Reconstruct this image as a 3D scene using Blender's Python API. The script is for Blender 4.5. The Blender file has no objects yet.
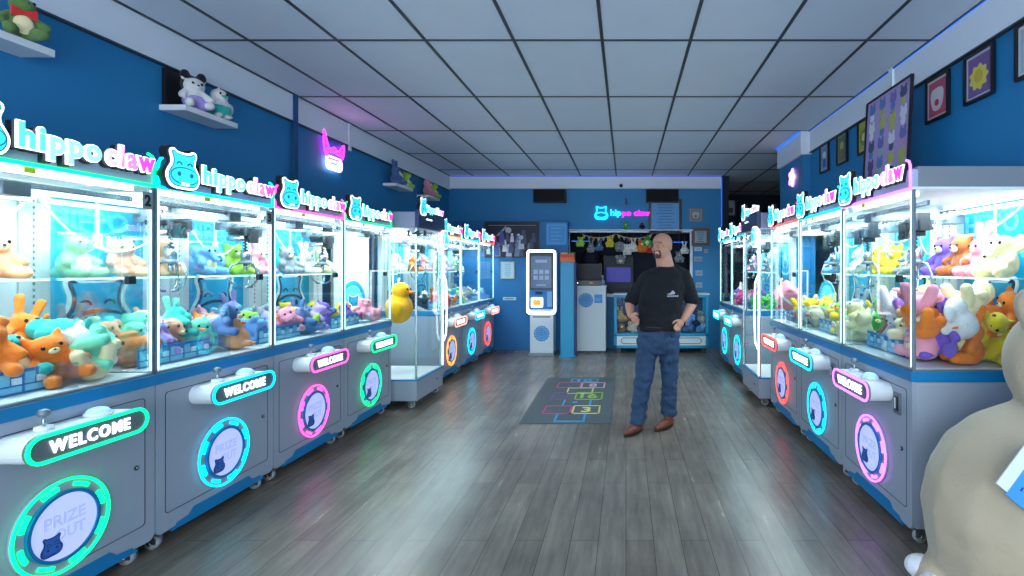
import bpy, bmesh, math, random
from mathutils import Vector, Matrix, Euler, noise
from mathutils.bvhtree import BVHTree
R = math.radians
PI = math.pi
random.seed(7)
C = bpy.context.scene.collection
sc = bpy.context.scene

# ------------------------------------------------------------------ materials
def lin(c):
    def f(v):
        v /= 255.0
        return v/12.92 if v <= .04045 else ((v+.055)/1.055)**2.4
    return (f(c[0]), f(c[1]), f(c[2]), 1)
MATS = {}
def mat(name, col, rough=.5, metal=0, emit=None, es=0, bump=0, bscale=200, vary=0, vscale=8, spec=.5, sheen=0, sample=True):
    if name in MATS: return MATS[name]
    m = bpy.data.materials.new(name); m.use_nodes = True
    nt = m.node_tree; b = nt.nodes['Principled BSDF']
    b.inputs['Base Color'].default_value = lin(col)
    b.inputs['Roughness'].default_value = rough
    b.inputs['Metallic'].default_value = metal
    b.inputs['Specular IOR Level'].default_value = spec
    if sheen: b.inputs['Sheen Weight'].default_value = sheen
    if emit:
        b.inputs['Emission Color'].default_value = lin(emit)
        b.inputs['Emission Strength'].default_value = es
        if not sample: m.cycles.emission_sampling = 'NONE'
    if bump or vary:
        tc = nt.nodes.new('ShaderNodeTexCoord')
    if bump:
        n = nt.nodes.new('ShaderNodeTexNoise'); n.inputs['Scale'].default_value = bscale; n.inputs['Detail'].default_value = 3
        nt.links.new(tc.outputs['Object'], n.inputs['Vector'])
        bp = nt.nodes.new('ShaderNodeBump'); bp.inputs['Strength'].default_value = bump; bp.inputs['Distance'].default_value = .01
        nt.links.new(n.outputs['Fac'], bp.inputs['Height']); nt.links.new(bp.outputs['Normal'], b.inputs['Normal'])
    if vary:
        n = nt.nodes.new('ShaderNodeTexNoise'); n.inputs['Scale'].default_value = vscale; n.inputs['Detail'].default_value = 4
        nt.links.new(tc.outputs['Object'], n.inputs['Vector'])
        mx = nt.nodes.new('ShaderNodeMixRGB')
        l = lin(col)
        mx.inputs['Color1'].default_value = tuple(v*(1-vary) for v in l[:3])+(1,)
        mx.inputs['Color2'].default_value = tuple(min(1, v*(1+vary)) for v in l[:3])+(1,)
        nt.links.new(n.outputs['Fac'], mx.inputs['Fac']); nt.links.new(mx.outputs['Color'], b.inputs['Base Color'])
    MATS[name] = m
    return m
def glass_mat(name, tint, refl=.2, rough=.02):
    m = bpy.data.materials.new(name); m.use_nodes = True
    nt = m.node_tree; nt.nodes.clear()
    out = nt.nodes.new('ShaderNodeOutputMaterial'); mx = nt.nodes.new('ShaderNodeMixShader')
    tr = nt.nodes.new('ShaderNodeBsdfTransparent'); gl = nt.nodes.new('ShaderNodeBsdfGlossy')
    tr.inputs['Color'].default_value = tint; gl.inputs['Roughness'].default_value = rough
    lw = nt.nodes.new('ShaderNodeFresnel'); lw.inputs['IOR'].default_value = 1.45
    mu = nt.nodes.new('ShaderNodeMath'); mu.operation = 'MULTIPLY'; mu.inputs[1].default_value = refl
    nt.links.new(lw.outputs[0], mu.inputs[0]); nt.links.new(mu.outputs[0], mx.inputs['Fac'])
    nt.links.new(tr.outputs[0], mx.inputs[1]); nt.links.new(gl.outputs[0], mx.inputs[2]); nt.links.new(mx.outputs[0], out.inputs[0])
    return m

M_GLASS = glass_mat('clear_glass', (.97, .995, .995, 1))
M_ACR = glass_mat('acrylic', (.93, .98, .99, 1), .3)
M_EDGE = glass_mat('glass_edge', (.45, .85, .85, 1), .9)
M_CAB = mat('cabinet_paint', (160, 168, 182), .38, vary=.05)
M_CABW = mat('white_paint', (232, 236, 238), .4)
M_BLUE = mat('blue_trim', (0, 122, 178), .4)
M_CYANP = mat('cyan_paint', (22, 150, 195), .4)
M_DARK = mat('dark_plastic', (22, 24, 30), .35)
M_SEAM = mat('seam_shadow', (70, 74, 84), .6)
M_STEEL = mat('steel', (190, 195, 200), .25, .9)
M_GREY = mat('grey_metal', (120, 128, 138), .4, .4)
M_RUB = mat('caster_rubber', (175, 178, 176), .4)
M_ART = mat('art_cyan', (0, 172, 214), .35, vary=.18, vscale=5)
M_ARTL = mat('art_light', (96, 214, 236), .35)
M_ARTW = mat('art_white', (236, 250, 252), .35)
M_ARTD = mat('art_hippo_blue', (40, 176, 222), .35)
M_NAVY = mat('art_navy', (10, 38, 72), .35)
M_WHITE = mat('white_plastic', (240, 242, 244), .35)
M_TUBE = mat('tube_light', (255, 255, 255), .5, emit=(225, 246, 255), es=2.2)
M_EDGEL = mat('edge_light', (255, 255, 255), .5, emit=(150, 236, 244), es=1.5)
M_LETC = mat('letter_cyan_glow', (120, 230, 240), .5, emit=(70, 222, 236), es=.8, sample=False)
M_LETW = mat('letter_white_glow', (240, 240, 240), .5, emit=(225, 238, 255), es=1.5)
M_LETP = mat('letter_pink_glow', (250, 150, 225), .5, emit=(246, 110, 214), es=.8, sample=False)
M_LOGC = mat('logo_cyan_glow', (70, 215, 230), .5, emit=(50, 210, 228), es=.65, sample=False)
M_LOGN = mat('logo_blue_line', (20, 110, 150), .5, emit=(20, 120, 160), es=.4, sample=False)
M_LETCP = mat('letter_pale_cyan_glow', (190, 245, 248), .5, emit=(120, 232, 242), es=.8, sample=False)
M_LETPP = mat('letter_pale_pink_glow', (250, 210, 240), .5, emit=(250, 160, 228), es=.8, sample=False)
M_LETM = mat('letter_magenta_glow', (240, 80, 200), .5, emit=(240, 60, 190), es=.8, sample=False)
M_ROOF = mat('roof_grey', (128, 134, 140), .45)
M_HEAD = mat('header_grey', (176, 184, 210), .4)
M_DISC = mat('disc_glow', (200, 205, 235), .4, emit=(170, 180, 235), es=.42, sample=False)
M_DISCT = mat('disc_print', (180, 188, 222), .4, emit=(152, 163, 220), es=.4, sample=False)
LEDC = {'green': (0, 235, 130), 'cyan': (0, 205, 240), 'pink': (255, 80, 190), 'orange': (255, 150, 60), 'red': (255, 75, 70),
        'purple': (215, 110, 255), 'teal': (0, 215, 230), 'white': (235, 240, 255), 'salmon': (255, 150, 130)}
def led(c, s=1.7):
    return mat('led_'+c, LEDC[c], .5, emit=LEDC[c], es=s)
def plush_mat(name, c): return mat('plush_'+name, c, .95, bump=.55, bscale=160, vary=.1, vscale=25, spec=.15, sheen=.25)

# ------------------------------------------------------------------ mesh builder
class MB:
    def __init__(s): s.bm = bmesh.new(); s.mats = []
    def mi(s, m):
        if m not in s.mats: s.mats.append(m)
        return s.mats.index(m)
    def _new(s, f0, m, smooth=False):
        i = s.mi(m)
        s.bm.faces.ensure_lookup_table()
        for f in s.bm.faces[f0:]:
            f.material_index = i; f.smooth = smooth
    def box(s, x0, x1, y0, y1, z0, z1, m, bev=0, seg=2):
        t = bmesh.new(); bmesh.ops.create_cube(t, size=1)
        for v in t.verts: v.co = Vector(((x0+x1)/2+v.co.x*(x1-x0), (y0+y1)/2+v.co.y*(y1-y0), (z0+z1)/2+v.co.z*(z1-z0)))
        if bev: bmesh.ops.bevel(t, geom=list(t.edges), offset=bev, segments=seg, affect='EDGES', profile=.7)
        s.merge(t, m); return s
    def merge(s, t, m, mtx=None, smooth=False):
        i = s.mi(m) if m else 0
        vm = {}
        for v in t.verts: vm[v] = s.bm.verts.new(mtx @ v.co if mtx else v.co)
        for f in t.faces:
            try: nf = s.bm.faces.new([vm[v] for v in f.verts])
            except ValueError: continue
            nf.material_index = i; nf.smooth = smooth or f.smooth
        t.free()
    def mesh(s, me, m, mtx=None):
        t = bmesh.new(); t.from_mesh(me); s.merge(t, m, mtx)
        return s
    def prism(s, pts, a, b, m, plane='xz', smooth=False):
        """2D polygon extruded from a to b along the remaining axis"""
        def P(p, h):
            if plane == 'xz': return Vector((p[0], h, p[1]))
            if plane == 'xy': return Vector((p[0], p[1], h))
            return Vector((h, p[0], p[1]))
        t = bmesh.new()
        A = [t.verts.new(P(p, a)) for p in pts]; B = [t.verts.new(P(p, b)) for p in pts]
        n = len(pts)
        t.faces.new(A); t.faces.new(B[::-1])
        for k in range(n): t.faces.new([A[k], B[k], B[(k+1) % n], A[(k+1) % n]])
        bmesh.ops.recalc_face_normals(t, faces=list(t.faces))
        s.merge(t, m, None, smooth); return s
    def ring(s, outer, inner, a, b, m, plane='xz'):
        def P(p, h):
            if plane == 'xz': return Vector((p[0], h, p[1]))
            if plane == 'xy': return Vector((p[0], p[1], h))
            return Vector((h, p[0], p[1]))
        t = bmesh.new(); n = len(outer)
        V = [[t.verts.new(P(p, h)) for p in q] for q, h in ((outer, a), (outer, b), (inner, b), (inner, a))]
        for r in range(4):
            U, W = V[r], V[(r+1) % 4]
            for k in range(n): t.faces.new([U[k], U[(k+1) % n], W[(k+1) % n], W[k]])
        bmesh.ops.recalc_face_normals(t, faces=list(t.faces))
        s.merge(t, m); return s
    def tube(s, pts, r, m, seg=8, caps=True, closed=False):
        pts = [Vector(p) for p in pts]
        rs = r if isinstance(r, (list, tuple)) else [r]*len(pts)
        t = bmesh.new(); rings = []
        up = None
        n = len(pts)
        for k, p in enumerate(pts):
            if closed: d = pts[(k+1) % n]-pts[k-1]
            else: d = pts[min(k+1, n-1)]-pts[max(k-1, 0)]
            d.normalize()
            if up is None:
                up = Vector((0, 0, 1)) if abs(d.z) < .9 else Vector((1, 0, 0))
            u = d.cross(up)
            if u.length < 1e-4: u = d.cross(Vector((0, 1, .1)))
            u.normalize(); v = u.cross(d).normalized(); up = v
            rings.append([t.verts.new(p+(u*math.cos(a*2*PI/seg)+v*math.sin(a*2*PI/seg))*rs[k]) for a in range(seg)])
        for k in range(n if closed else n-1):
            A, B = rings[k], rings[(k+1) % n]
            for a in range(seg): t.faces.new([A[a], A[(a+1) % seg], B[(a+1) % seg], B[a]])
        if caps and not closed:
            t.faces.new(rings[0][::-1]); t.faces.new(rings[-1])
        bmesh.ops.recalc_face_normals(t, faces=list(t.faces))
        s.merge(t, m, None, True); return s
    def cyl(s, p0, p1, r, m, seg=16, r2=None): return s.tube([p0, p1], [r, r if r2 is None else r2], m, seg)
    def ell(s, c, r, m, rot=None, seg=16):
        t = bmesh.new(); bmesh.ops.create_uvsphere(t, u_segments=seg, v_segments=max(6, seg//2+2), radius=1)
        mt = Matrix.Translation(c) @ (rot.to_matrix().to_4x4() if rot else Matrix()) @ Matrix.Diagonal((*r, 1))
        s.merge(t, m, mt, True); return s
    def loft(s, rings, m, seg=20):
        """rings: (center, rx, ry) in xy plane stacked, or with rotation matrix"""
        t = bmesh.new(); L = []
        for c, rx, ry in rings:
            L.append([t.verts.new(Vector(c)+Vector((rx*math.cos(a*2*PI/seg), ry*math.sin(a*2*PI/seg), 0))) for a in range(seg)])
        for A, B in zip(L, L[1:]):
            for a in range(seg): t.faces.new([A[a], A[(a+1) % seg], B[(a+1) % seg], B[a]])
        t.faces.new(L[0][::-1]); t.faces.new(L[-1])
        bmesh.ops.recalc_face_normals(t, faces=list(t.faces))
        s.merge(t, m, None, True); return s
    def done(s, name):
        me = bpy.data.meshes.new(name); s.bm.to_mesh(me); s.bm.free()
        for m in s.mats: me.materials.append(m)
        return me

def put(name, me, parent=None, loc=(0, 0, 0), rot=(0, 0, 0), scale=1):
    if isinstance(me, MB): me = me.done(name)
    o = bpy.data.objects.new(name, me); C.objects.link(o)
    o.location = loc; o.rotation_euler = rot
    if scale != 1: o.scale = (scale,)*3 if not isinstance(scale, tuple) else scale
    if parent: o.parent = parent
    return o
def tag(o, label, cat, group=None):
    o['label'] = label; o['category'] = cat
    if group: o['group'] = group
    return o
def thing(name, label, cat, loc=(0, 0, 0), rot=(0, 0, 0), group=None):
    o = bpy.data.objects.new(name, None); C.objects.link(o); o.location = loc; o.rotation_euler = rot
    o.empty_display_size = .05
    return tag(o, label, cat, group)
def struct(name, mb, loc=(0, 0, 0)):
    o = put(name, mb, None, loc); o['kind'] = 'structure'; return o
def remat(o, mats):
    """give this copy its own colours while sharing the mesh"""
    for i, m in enumerate(mats):
        if m is not None:
            o.material_slots[i].link = 'OBJECT'; o.material_slots[i].material = m
CACHE = {}
def cached(key, fn, name):
    if key not in CACHE: CACHE[key] = fn().done(name)
    return CACHE[key]

TXT = {}
def text_mesh(s, off=0.0, ext=.05, sx=1.0):
    k = (s, off, ext)
    if k not in TXT:
        cu = bpy.data.curves.new('t', 'FONT'); cu.body = s; cu.size = 1; cu.offset = off; cu.extrude = ext; cu.space_character = {'hippo': 1.14, 'claw': 1.24, 'WELCOME': 1.25}.get(s, 1); cu.resolution_u = 3
        ob = bpy.data.objects.new('t', cu); C.objects.link(ob)
        bpy.context.view_layer.update()
        dg = bpy.context.evaluated_depsgraph_get()
        me = bpy.data.meshes.new_from_object(ob.evaluated_get(dg))
        bpy.data.objects.remove(ob); TXT[k] = me
    return TXT[k]
def add_text(mb, s, x0, x1, z0, z1, y0, y1, m, off=0.0, ref=None, plane='xz', grad=None):
    """text fitted in a box of the xz plane, facing -y, front at y0 and back at y1; ref = base-offset used for the fit"""
    me = text_mesh(s, off); rf = text_mesh(s, ref if ref is not None else off)
    xs = [v.co.x for v in rf.vertices]; ys = [v.co.y for v in rf.vertices]
    a0, a1, b0, b1 = min(xs), max(xs), min(ys), max(ys)
    kx = (x1-x0)/(a1-a0); ky = (z1-z0)/(b1-b0)
    t = bmesh.new(); t.from_mesh(me)
    for v in t.verts:
        p = v.co.copy()
        q = ((p.x-a0)*kx+x0, (p.y-b0)*ky+z0)
        h = y0 if p.z > 0 else y1
        v.co = Vector((q[0], h, q[1])) if plane == 'xz' else Vector((q[0], q[1], h))
    if grad:
        i0 = [mb.mi(g[1]) for g in grad]; n0 = len(mb.bm.faces); mb.merge(t, m); mb.bm.faces.ensure_lookup_table()
        for f in mb.bm.faces[n0:]:
            u = (f.calc_center_median().x-x0)/(x1-x0)
            for g, ii in zip(grad, i0):
                if u >= g[0]: f.material_index = ii
        return
    mb.merge(t, m)

def circle(cx, cz, r, n=32, rz=None): return [(cx+r*math.cos(2*PI*k/n), cz+(rz or r)*math.sin(2*PI*k/n)) for k in range(n)]
def stadium(cx, cz, w, h, n=8):
    r = h/2; P = []
    for k in range(n+1): a = -PI/2+PI*k/n; P.append((cx+w/2-r+r*math.cos(a), cz+r*math.sin(a)))
    for k in range(n+1): a = PI/2+PI*k/n; P.append((cx-w/2+r+r*math.cos(a), cz+r*math.sin(a)))
    return P
def rrect(cx, cz, w, h, r, n=5):
    P = []
    for sx, sz, a0 in ((1, -1, -90), (1, 1, 0), (-1, 1, 90), (-1, -1, 180)):
        for k in range(n+1):
            a = R(a0+90*k/n); P.append((cx+sx*(w/2-r)+r*math.cos(a), cz+sz*(h/2-r)+r*math.sin(a)))
    return P
HP = [(0, -.5), (.22, -.5), (.38, -.45), (.47, -.32), (.48, -.16), (.41, -.02), (.35, .08), (.33, .2), (.35, .3), (.38, .38), (.375, .445), (.31, .465), (.245, .42), (.15, .395), (0, .385)]
def catmull(P, n=3, closed=True):
    out = []
    N = len(P)
    for i in range(N):
        p0, p1, p2, p3 = P[i-1], P[i], P[(i+1) % N], P[(i+2) % N]
        for k in range(n):
            t = k/n
            out.append(tuple(.5*(2*b+(c-a)*t+(2*a-5*b+4*c-d)*t*t+(3*b-a-3*c+d)*t**3) for a, b, c, d in zip(p0, p1, p2, p3)))
    return out
HIP = catmull(HP+[(-x, z) for x, z in HP[-2:0:-1]])
def grow(P, d):
    out = []; N = len(P)
    for i in range(N):
        a, b = Vector(P[i-1]), Vector(P[(i+1) % N]); t = (b-a).normalized()
        out.append((P[i][0]+t.y*d, P[i][1]-t.x*d))
    return out
def hippo(mb, cx, cz, w, h, y, mats, out=.05, lw=.03, step=.004, back=None):
    """hippo head emblem: layers growing towards -y from y. mats: white, dark, face, line"""
    W, Dk, F, L = mats
    S = lambda P: [(cx+x*w, cz+z*h) for x, z in P]
    if back: mb.prism(S([(x-.05, z) for x, z in grow(HIP, out+.05)]), y+back, y, Dk)
    mb.prism(S(grow(HIP, out)), y, y-step, W)
    mb.prism(S(HIP), y-step, y-1.5*step, L)
    mb.prism(S(grow(HIP, -lw)), y-1.5*step, y-2*step, F)
    mb.prism(S(circle(0, -.2, .455, 28, .24)), y-2*step, y-2.4*step, L)
    mb.prism(S(circle(0, -.2, .455-lw, 28, .24-lw)), y-2.4*step, y-2.8*step, F)
    for s in (-1, 1):
        mb.prism(S(circle(s*.2, -.16, .055, 12, .06)), y-2.8*step, y-3.2*step, L)
        arc = [(s*.17+.09*math.cos(a), .1+.08*math.sin(a)) for a in [PI*k/6 for k in range(7)]]
        arc2 = [(s*.17+.055*math.cos(a), .1+.045*math.sin(a)) for a in [PI*(6-k)/6 for k in range(7)]]
        mb.prism(S(arc+arc2), y-2*step, y-2.5*step, L)
        mb.prism(S([(s*.03, -.38), (s*.12, -.38), (s*.12, -.455), (s*.03, -.465)]), y-2.8*step, y-3.3*step, W)
    return mb

# ------------------------------------------------------------------ room
H = 3.22; XL = -3.31; XR = 2.33; YB = 9.8; Y0 = -2.6
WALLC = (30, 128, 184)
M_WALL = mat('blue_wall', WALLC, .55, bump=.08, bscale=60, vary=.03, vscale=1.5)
M_SOFF = mat('soffit_white', (232, 238, 248), .6, bump=.05, bscale=40)
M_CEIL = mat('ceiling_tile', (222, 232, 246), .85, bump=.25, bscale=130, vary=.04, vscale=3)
M_BAR_SHADE = mat('ceiling_bar_and_shade', (58, 66, 76), .5)
def floor_mat():
    m = bpy.data.materials.new('grey_plank_floor'); m.use_nodes = True; nt = m.node_tree; b = nt.nodes['Principled BSDF']; b.inputs['Specular IOR Level'].default_value = .25
    N = nt.nodes.new; L = nt.links.new
    tc = N('ShaderNodeTexCoord'); mp = N('ShaderNodeMapping'); mp.inputs['Rotation'].default_value = (0, 0, PI/2)
    L(tc.outputs['Object'], mp.inputs['Vector'])
    br = N('ShaderNodeTexBrick'); br.inputs['Scale'].default_value = 1; br.inputs['Brick Width'].default_value = 1.22; br.inputs['Row Height'].default_value = .152
    br.inputs['Mortar Size'].default_value = .0016; br.inputs['Mortar Smooth'].default_value = .2; br.offset = .37; br.inputs['Bias'].default_value = 0
    br.inputs['Color1'].default_value = (.0, .0, .0, 1); br.inputs['Color2'].default_value = (1, 1, 1, 1); br.inputs['Mortar'].default_value = (.3, .3, .3, 1)
    L(mp.outputs[0], br.inputs['Vector'])
    cr = N('ShaderNodeValToRGB'); L(br.outputs['Color'], cr.inputs['Fac'])
    cr.color_ramp.elements[0].color = lin((126, 117, 108)); cr.color_ramp.elements[1].color = lin((139, 130, 120))
    mp2 = N('ShaderNodeMapping'); mp2.inputs['Scale'].default_value = (9, .9, 1); L(tc.outputs['Object'], mp2.inputs['Vector'])
    n = N('ShaderNodeTexNoise'); n.inputs['Scale'].default_value = 2.2; n.inputs['Detail'].default_value = 8; n.inputs['Roughness'].default_value = .65; L(mp2.outputs[0], n.inputs['Vector'])
    n2 = N('ShaderNodeTexNoise'); n2.inputs['Scale'].default_value = 1.7; n2.inputs['Detail'].default_value = 5; L(tc.outputs['Object'], n2.inputs['Vector'])
    c2 = N('ShaderNodeValToRGB'); L(n.outputs['Fac'], c2.inputs['Fac']); c2.color_ramp.elements[0].position = .3; c2.color_ramp.elements[1].position = .72
    c2.color_ramp.elements[0].color = (.68, .67, .66, 1); c2.color_ramp.elements[1].color = (1.18, 1.17, 1.15, 1)
    mx = N('ShaderNodeMixRGB'); mx.blend_type = 'MULTIPLY'; mx.inputs['Fac'].default_value = 1; L(cr.outputs[0], mx.inputs['Color1']); L(c2.outputs[0], mx.inputs['Color2'])
    c3 = N('ShaderNodeValToRGB'); L(n2.outputs['Fac'], c3.inputs['Fac']); c3.color_ramp.elements[0].position = .35; c3.color_ramp.elements[1].position = .65
    c3.color_ramp.elements[0].color = (.82, .8, .8, 1); c3.color_ramp.elements[1].color = (1.08, 1.06, 1.04, 1)
    mx2 = N('ShaderNodeMixRGB'); mx2.blend_type = 'MULTIPLY'; mx2.inputs['Fac'].default_value = 1; L(mx.outputs[0], mx2.inputs['Color1']); L(c3.outputs[0], mx2.inputs['Color2'])
    mm = N('ShaderNodeMixRGB'); L(br.outputs['Fac'], mm.inputs['Fac']); L(mx2.outputs[0], mm.inputs['Color1']); mm.inputs['Color2'].default_value = lin((62, 60, 58))
    L(mm.outputs[0], b.inputs['Base Color'])
    rr = N('ShaderNodeMapRange'); rr.inputs['To Min'].default_value = .22; rr.inputs['To Max'].default_value = .3; L(n.outputs['Fac'], rr.inputs['Value']); L(rr.outputs[0], b.inputs['Roughness'])
    bp = N('ShaderNodeBump'); bp.inputs['Strength'].default_value = .03; bp.inputs['Distance'].default_value = .004; L(n.outputs['Fac'], bp.inputs['Height']); L(bp.outputs[0], b.inputs['Normal'])
    return m
struct('floor', MB().box(-3.5, 4.4, Y0, 12.4, -.1, 0, floor_mat()))
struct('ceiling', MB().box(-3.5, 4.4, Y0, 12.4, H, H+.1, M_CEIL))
g = MB()
x = -.18-.666*5
while x < 4.3:
    if x > XL: g.box(x-.012, x+.012, Y0, 12.3, H-.006, H+.002, M_BAR_SHADE)
    x += .666
y = 3.96-1.305*5
while y < 12:
    g.box(XL, 4.3, y-.012, y+.012, H-.005, H+.002, M_BAR_SHADE); y += 1.305
for x in (XL+.036, XR-.036): g.box(x-.008, x+.008, Y0, 6.58 if x > 0 else YB-.03, H-.012, H+.002, M_BAR_SHADE)
for x0, x1, y1 in ((XL, XL+.034, YB-.03), (XR-.034, XR, 6.58)): g.box(x0, x1, Y0, y1, 2.94, 2.952, M_BAR_SHADE)  # dark strips added as the shadow line under the soffit bands
struct('ceiling_grid_and_shade_line', g)
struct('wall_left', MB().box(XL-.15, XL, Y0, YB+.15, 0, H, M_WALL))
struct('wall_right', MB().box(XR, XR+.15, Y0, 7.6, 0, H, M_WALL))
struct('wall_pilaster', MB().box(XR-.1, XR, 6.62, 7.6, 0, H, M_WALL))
# back wall with an opening to a dark back room
OX0, OX1, OZ0, OZ1 = -1.05, 1.19, 1.02, 2.16
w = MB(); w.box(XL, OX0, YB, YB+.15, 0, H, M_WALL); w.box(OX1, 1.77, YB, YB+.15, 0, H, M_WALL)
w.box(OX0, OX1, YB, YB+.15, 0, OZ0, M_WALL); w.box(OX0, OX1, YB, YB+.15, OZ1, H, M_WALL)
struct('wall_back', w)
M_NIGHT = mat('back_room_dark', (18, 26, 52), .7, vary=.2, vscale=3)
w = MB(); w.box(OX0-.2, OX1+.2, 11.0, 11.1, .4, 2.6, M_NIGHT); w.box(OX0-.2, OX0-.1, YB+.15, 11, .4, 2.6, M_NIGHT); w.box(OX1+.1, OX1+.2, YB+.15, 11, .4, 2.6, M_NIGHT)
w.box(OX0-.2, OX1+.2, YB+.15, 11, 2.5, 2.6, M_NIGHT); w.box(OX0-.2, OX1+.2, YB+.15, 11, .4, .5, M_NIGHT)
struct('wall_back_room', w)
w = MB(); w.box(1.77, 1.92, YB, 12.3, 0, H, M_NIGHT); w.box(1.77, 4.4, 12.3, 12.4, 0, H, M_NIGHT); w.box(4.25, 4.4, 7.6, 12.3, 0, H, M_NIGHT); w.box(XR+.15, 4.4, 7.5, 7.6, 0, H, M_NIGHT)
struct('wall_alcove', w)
struct('wall_partition', MB().box(XL, -1.06, 9.6, YB, 0, 2.36, mat('partition_blue', (8, 108, 168), .5, vary=.03), .006))
# soffit bands
SZ = 2.95
struct('trim_1', MB().box(XL, XL+.03, Y0, YB, SZ, H, M_SOFF, .004))
struct('trim_2', MB().box(XR-.03, XR, Y0, 6.62, SZ, H, M_SOFF, .004))
struct('trim_3', MB().box(XR-.14, XR-.1, 6.58, 7.6, SZ-.02, H, M_SOFF, .004).box(XR-.1, XR, 6.58, 6.62, SZ-.02, H, M_SOFF))
struct('trim_4', MB().box(XL+.03, 1.77, YB-.03, YB, SZ+.03, H, M_SOFF, .004))
struct('trim_5', MB().box(XL+.03, XL+.045, 5.17, 5.23, 1.9, H, mat('conduit_blue', (20, 80, 130), .5)))
struct('trim_6', MB().box(XL+.03, XL+.042, 6.2, 6.25, SZ-.06, H, M_SOFF))
struct('trim_7', MB().box(XR-.05, XR-.03, 4.5, 4.56, SZ, H, M_SOFF))
fr = MB()
for a, b, c, d in ((OX0-.05, OX1+.05, OZ1, OZ1+.06), (OX0-.05, OX1+.05, OZ0-.06, OZ0), (OX0-.05, OX0, OZ0, OZ1), (OX1, OX1+.05, OZ0, OZ1)):
    fr.box(a, b, YB-.03, YB+.15, c, d, M_SOFF, .005)
struct('window_1', fr)
# thin blue light strip at the ceiling edge
M_BLED = mat('blue_strip_glow', (40, 110, 255), .5, emit=(20, 120, 240), es=.55)
s_ = MB(); s_.box(XR-.038, XR-.031, .5, 6.58, H-.014, H-.006, M_BLED); s_.box(XR-.16, XR-.145, 6.58, 7.6, H-.02, H-.006, M_BLED)
tag(put('light_strip', s_), 'thin blue light strip running along the right edge of the ceiling', 'light strip')
s_ = MB(); s_.box(XL+.06, 1.76, YB-.05, YB-.035, H-.02, H-.006, mat('violet_strip_glow', (70, 90, 220), .5, emit=(60, 90, 210), es=.35)); s_.box(1.775, 1.79, YB-.02, YB-.004, 1.9, H-.03, M_BLED)
tag(put('light_strip', s_), 'dim violet blue light strip along the top of the back wall', 'light strip')

# ------------------------------------------------------------------ blobs (continuous soft surfaces)
def cap(mb, p0, r0, p1, r1, n=5, seg=14):
    p0 = Vector(p0); p1 = Vector(p1)
    mb.ell(p0, (r0,)*3, M_DARK, seg=seg); mb.ell(p1, (r1,)*3, M_DARK, seg=seg)
    mb.tube([p0.lerp(p1, k/n) for k in range(n+1)], [r0+(r1-r0)*k/n for k in range(n+1)], M_DARK, seg)
def blob(name, fn, voxel, m, smooth=3, ratio=None, disp=None):
    mb = MB(); fn(mb); me = mb.done(name)
    ob = bpy.data.objects.new('tmp', me); C.objects.link(ob)
    md = ob.modifiers.new('r', 'REMESH'); md.mode = 'VOXEL'; md.voxel_size = voxel
    ms = ob.modifiers.new('s', 'SMOOTH'); ms.iterations = smooth; ms.factor = .5
    if ratio: dc = ob.modifiers.new('d', 'DECIMATE'); dc.ratio = ratio
    bpy.context.view_layer.update()
    out = bpy.data.meshes.new_from_object(ob.evaluated_get(bpy.context.evaluated_depsgraph_get()))
    bpy.data.objects.remove(ob)
    if disp:
        for v in out.vertices: v.co += disp(v.co, v.normal)
    out.name = name
    out.materials.clear(); out.materials.append(m)
    out.polygons.foreach_set('use_smooth', [True]*len(out.polygons)); out.update()
    return out

# ------------------------------------------------------------------ plush toys
E = lambda mb, c, r, rot=None: mb.ell(c, r, M_DARK, rot)
def limbs(mb, legs=True):
    for s in (-1, 1):
        cap(mb, (s*.05, -.01, .125), .023, (s*.088, -.05, .085), .024)
        if legs: cap(mb, (s*.04, -.03, .035), .032, (s*.062, -.1, .031), .03)
def p_bear(mb):
    E(mb, (0, 0, .075), (.068, .06, .075)); E(mb, (0, -.008, .178), (.068, .058, .056)); limbs(mb)
    for s in (-1, 1): E(mb, (s*.054, 0, .225), (.025, .016, .025))
def p_bunny(mb):
    E(mb, (0, 0, .07), (.06, .055, .07)); E(mb, (0, -.008, .165), (.062, .055, .052)); limbs(mb)
    for s in (-1, 1): cap(mb, (s*.028, 0, .2), .016, (s*.045, .01, .29), .021)
def p_dog(mb):
    E(mb, (0, 0, .075), (.066, .06, .075)); E(mb, (0, -.008, .175), (.066, .058, .053)); limbs(mb)
    for s in (-1, 1): cap(mb, (s*.06, 0, .2), .02, (s*.088, -.01, .14), .026)
    E(mb, (0, -.06, .163), (.03, .03, .024))
def p_cat(mb):
    E(mb, (0, 0, .075), (.06, .055, .075)); E(mb, (0, -.008, .175), (.072, .058, .054)); limbs(mb)
    for s in (-1, 1): cap(mb, (s*.045, 0, .205), .026, (s*.062, 0, .245), .007)
    cap(mb, (0, .05, .03), .018, (.09, .06, .06), .014)
def p_hippo(mb):
    E(mb, (0, 0, .075), (.078, .07, .075)); E(mb, (0, -.01, .17), (.066, .055, .05)); E(mb, (0, -.055, .148), (.06, .04, .036)); limbs(mb)
    for s in (-1, 1): E(mb, (s*.05, .01, .218), (.018, .012, .018))
def p_chick(mb):
    E(mb, (0, 0, .085), (.085, .078, .085)); E(mb, (0, -.01, .175), (.06, .055, .055))
    for s in (-1, 1):
        E(mb, (s*.085, 0, .09), (.02, .04, .05)); E(mb, (s*.035, -.06, .014), (.025, .036, .015))
    cap(mb, (0, 0, .225), .012, (.01, .005, .25), .006)
def p_elephant(mb):
    E(mb, (0, 0, .075), (.07, .062, .075)); E(mb, (0, -.008, .17), (.058, .052, .052)); limbs(mb)
    for s in (-1, 1): E(mb, (s*.085, .005, .175), (.045, .014, .048))
    cap(mb, (0, -.05, .16), .022, (0, -.085, .115), .017); cap(mb, (0, -.085, .115), .017, (0, -.11, .11), .015)
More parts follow.
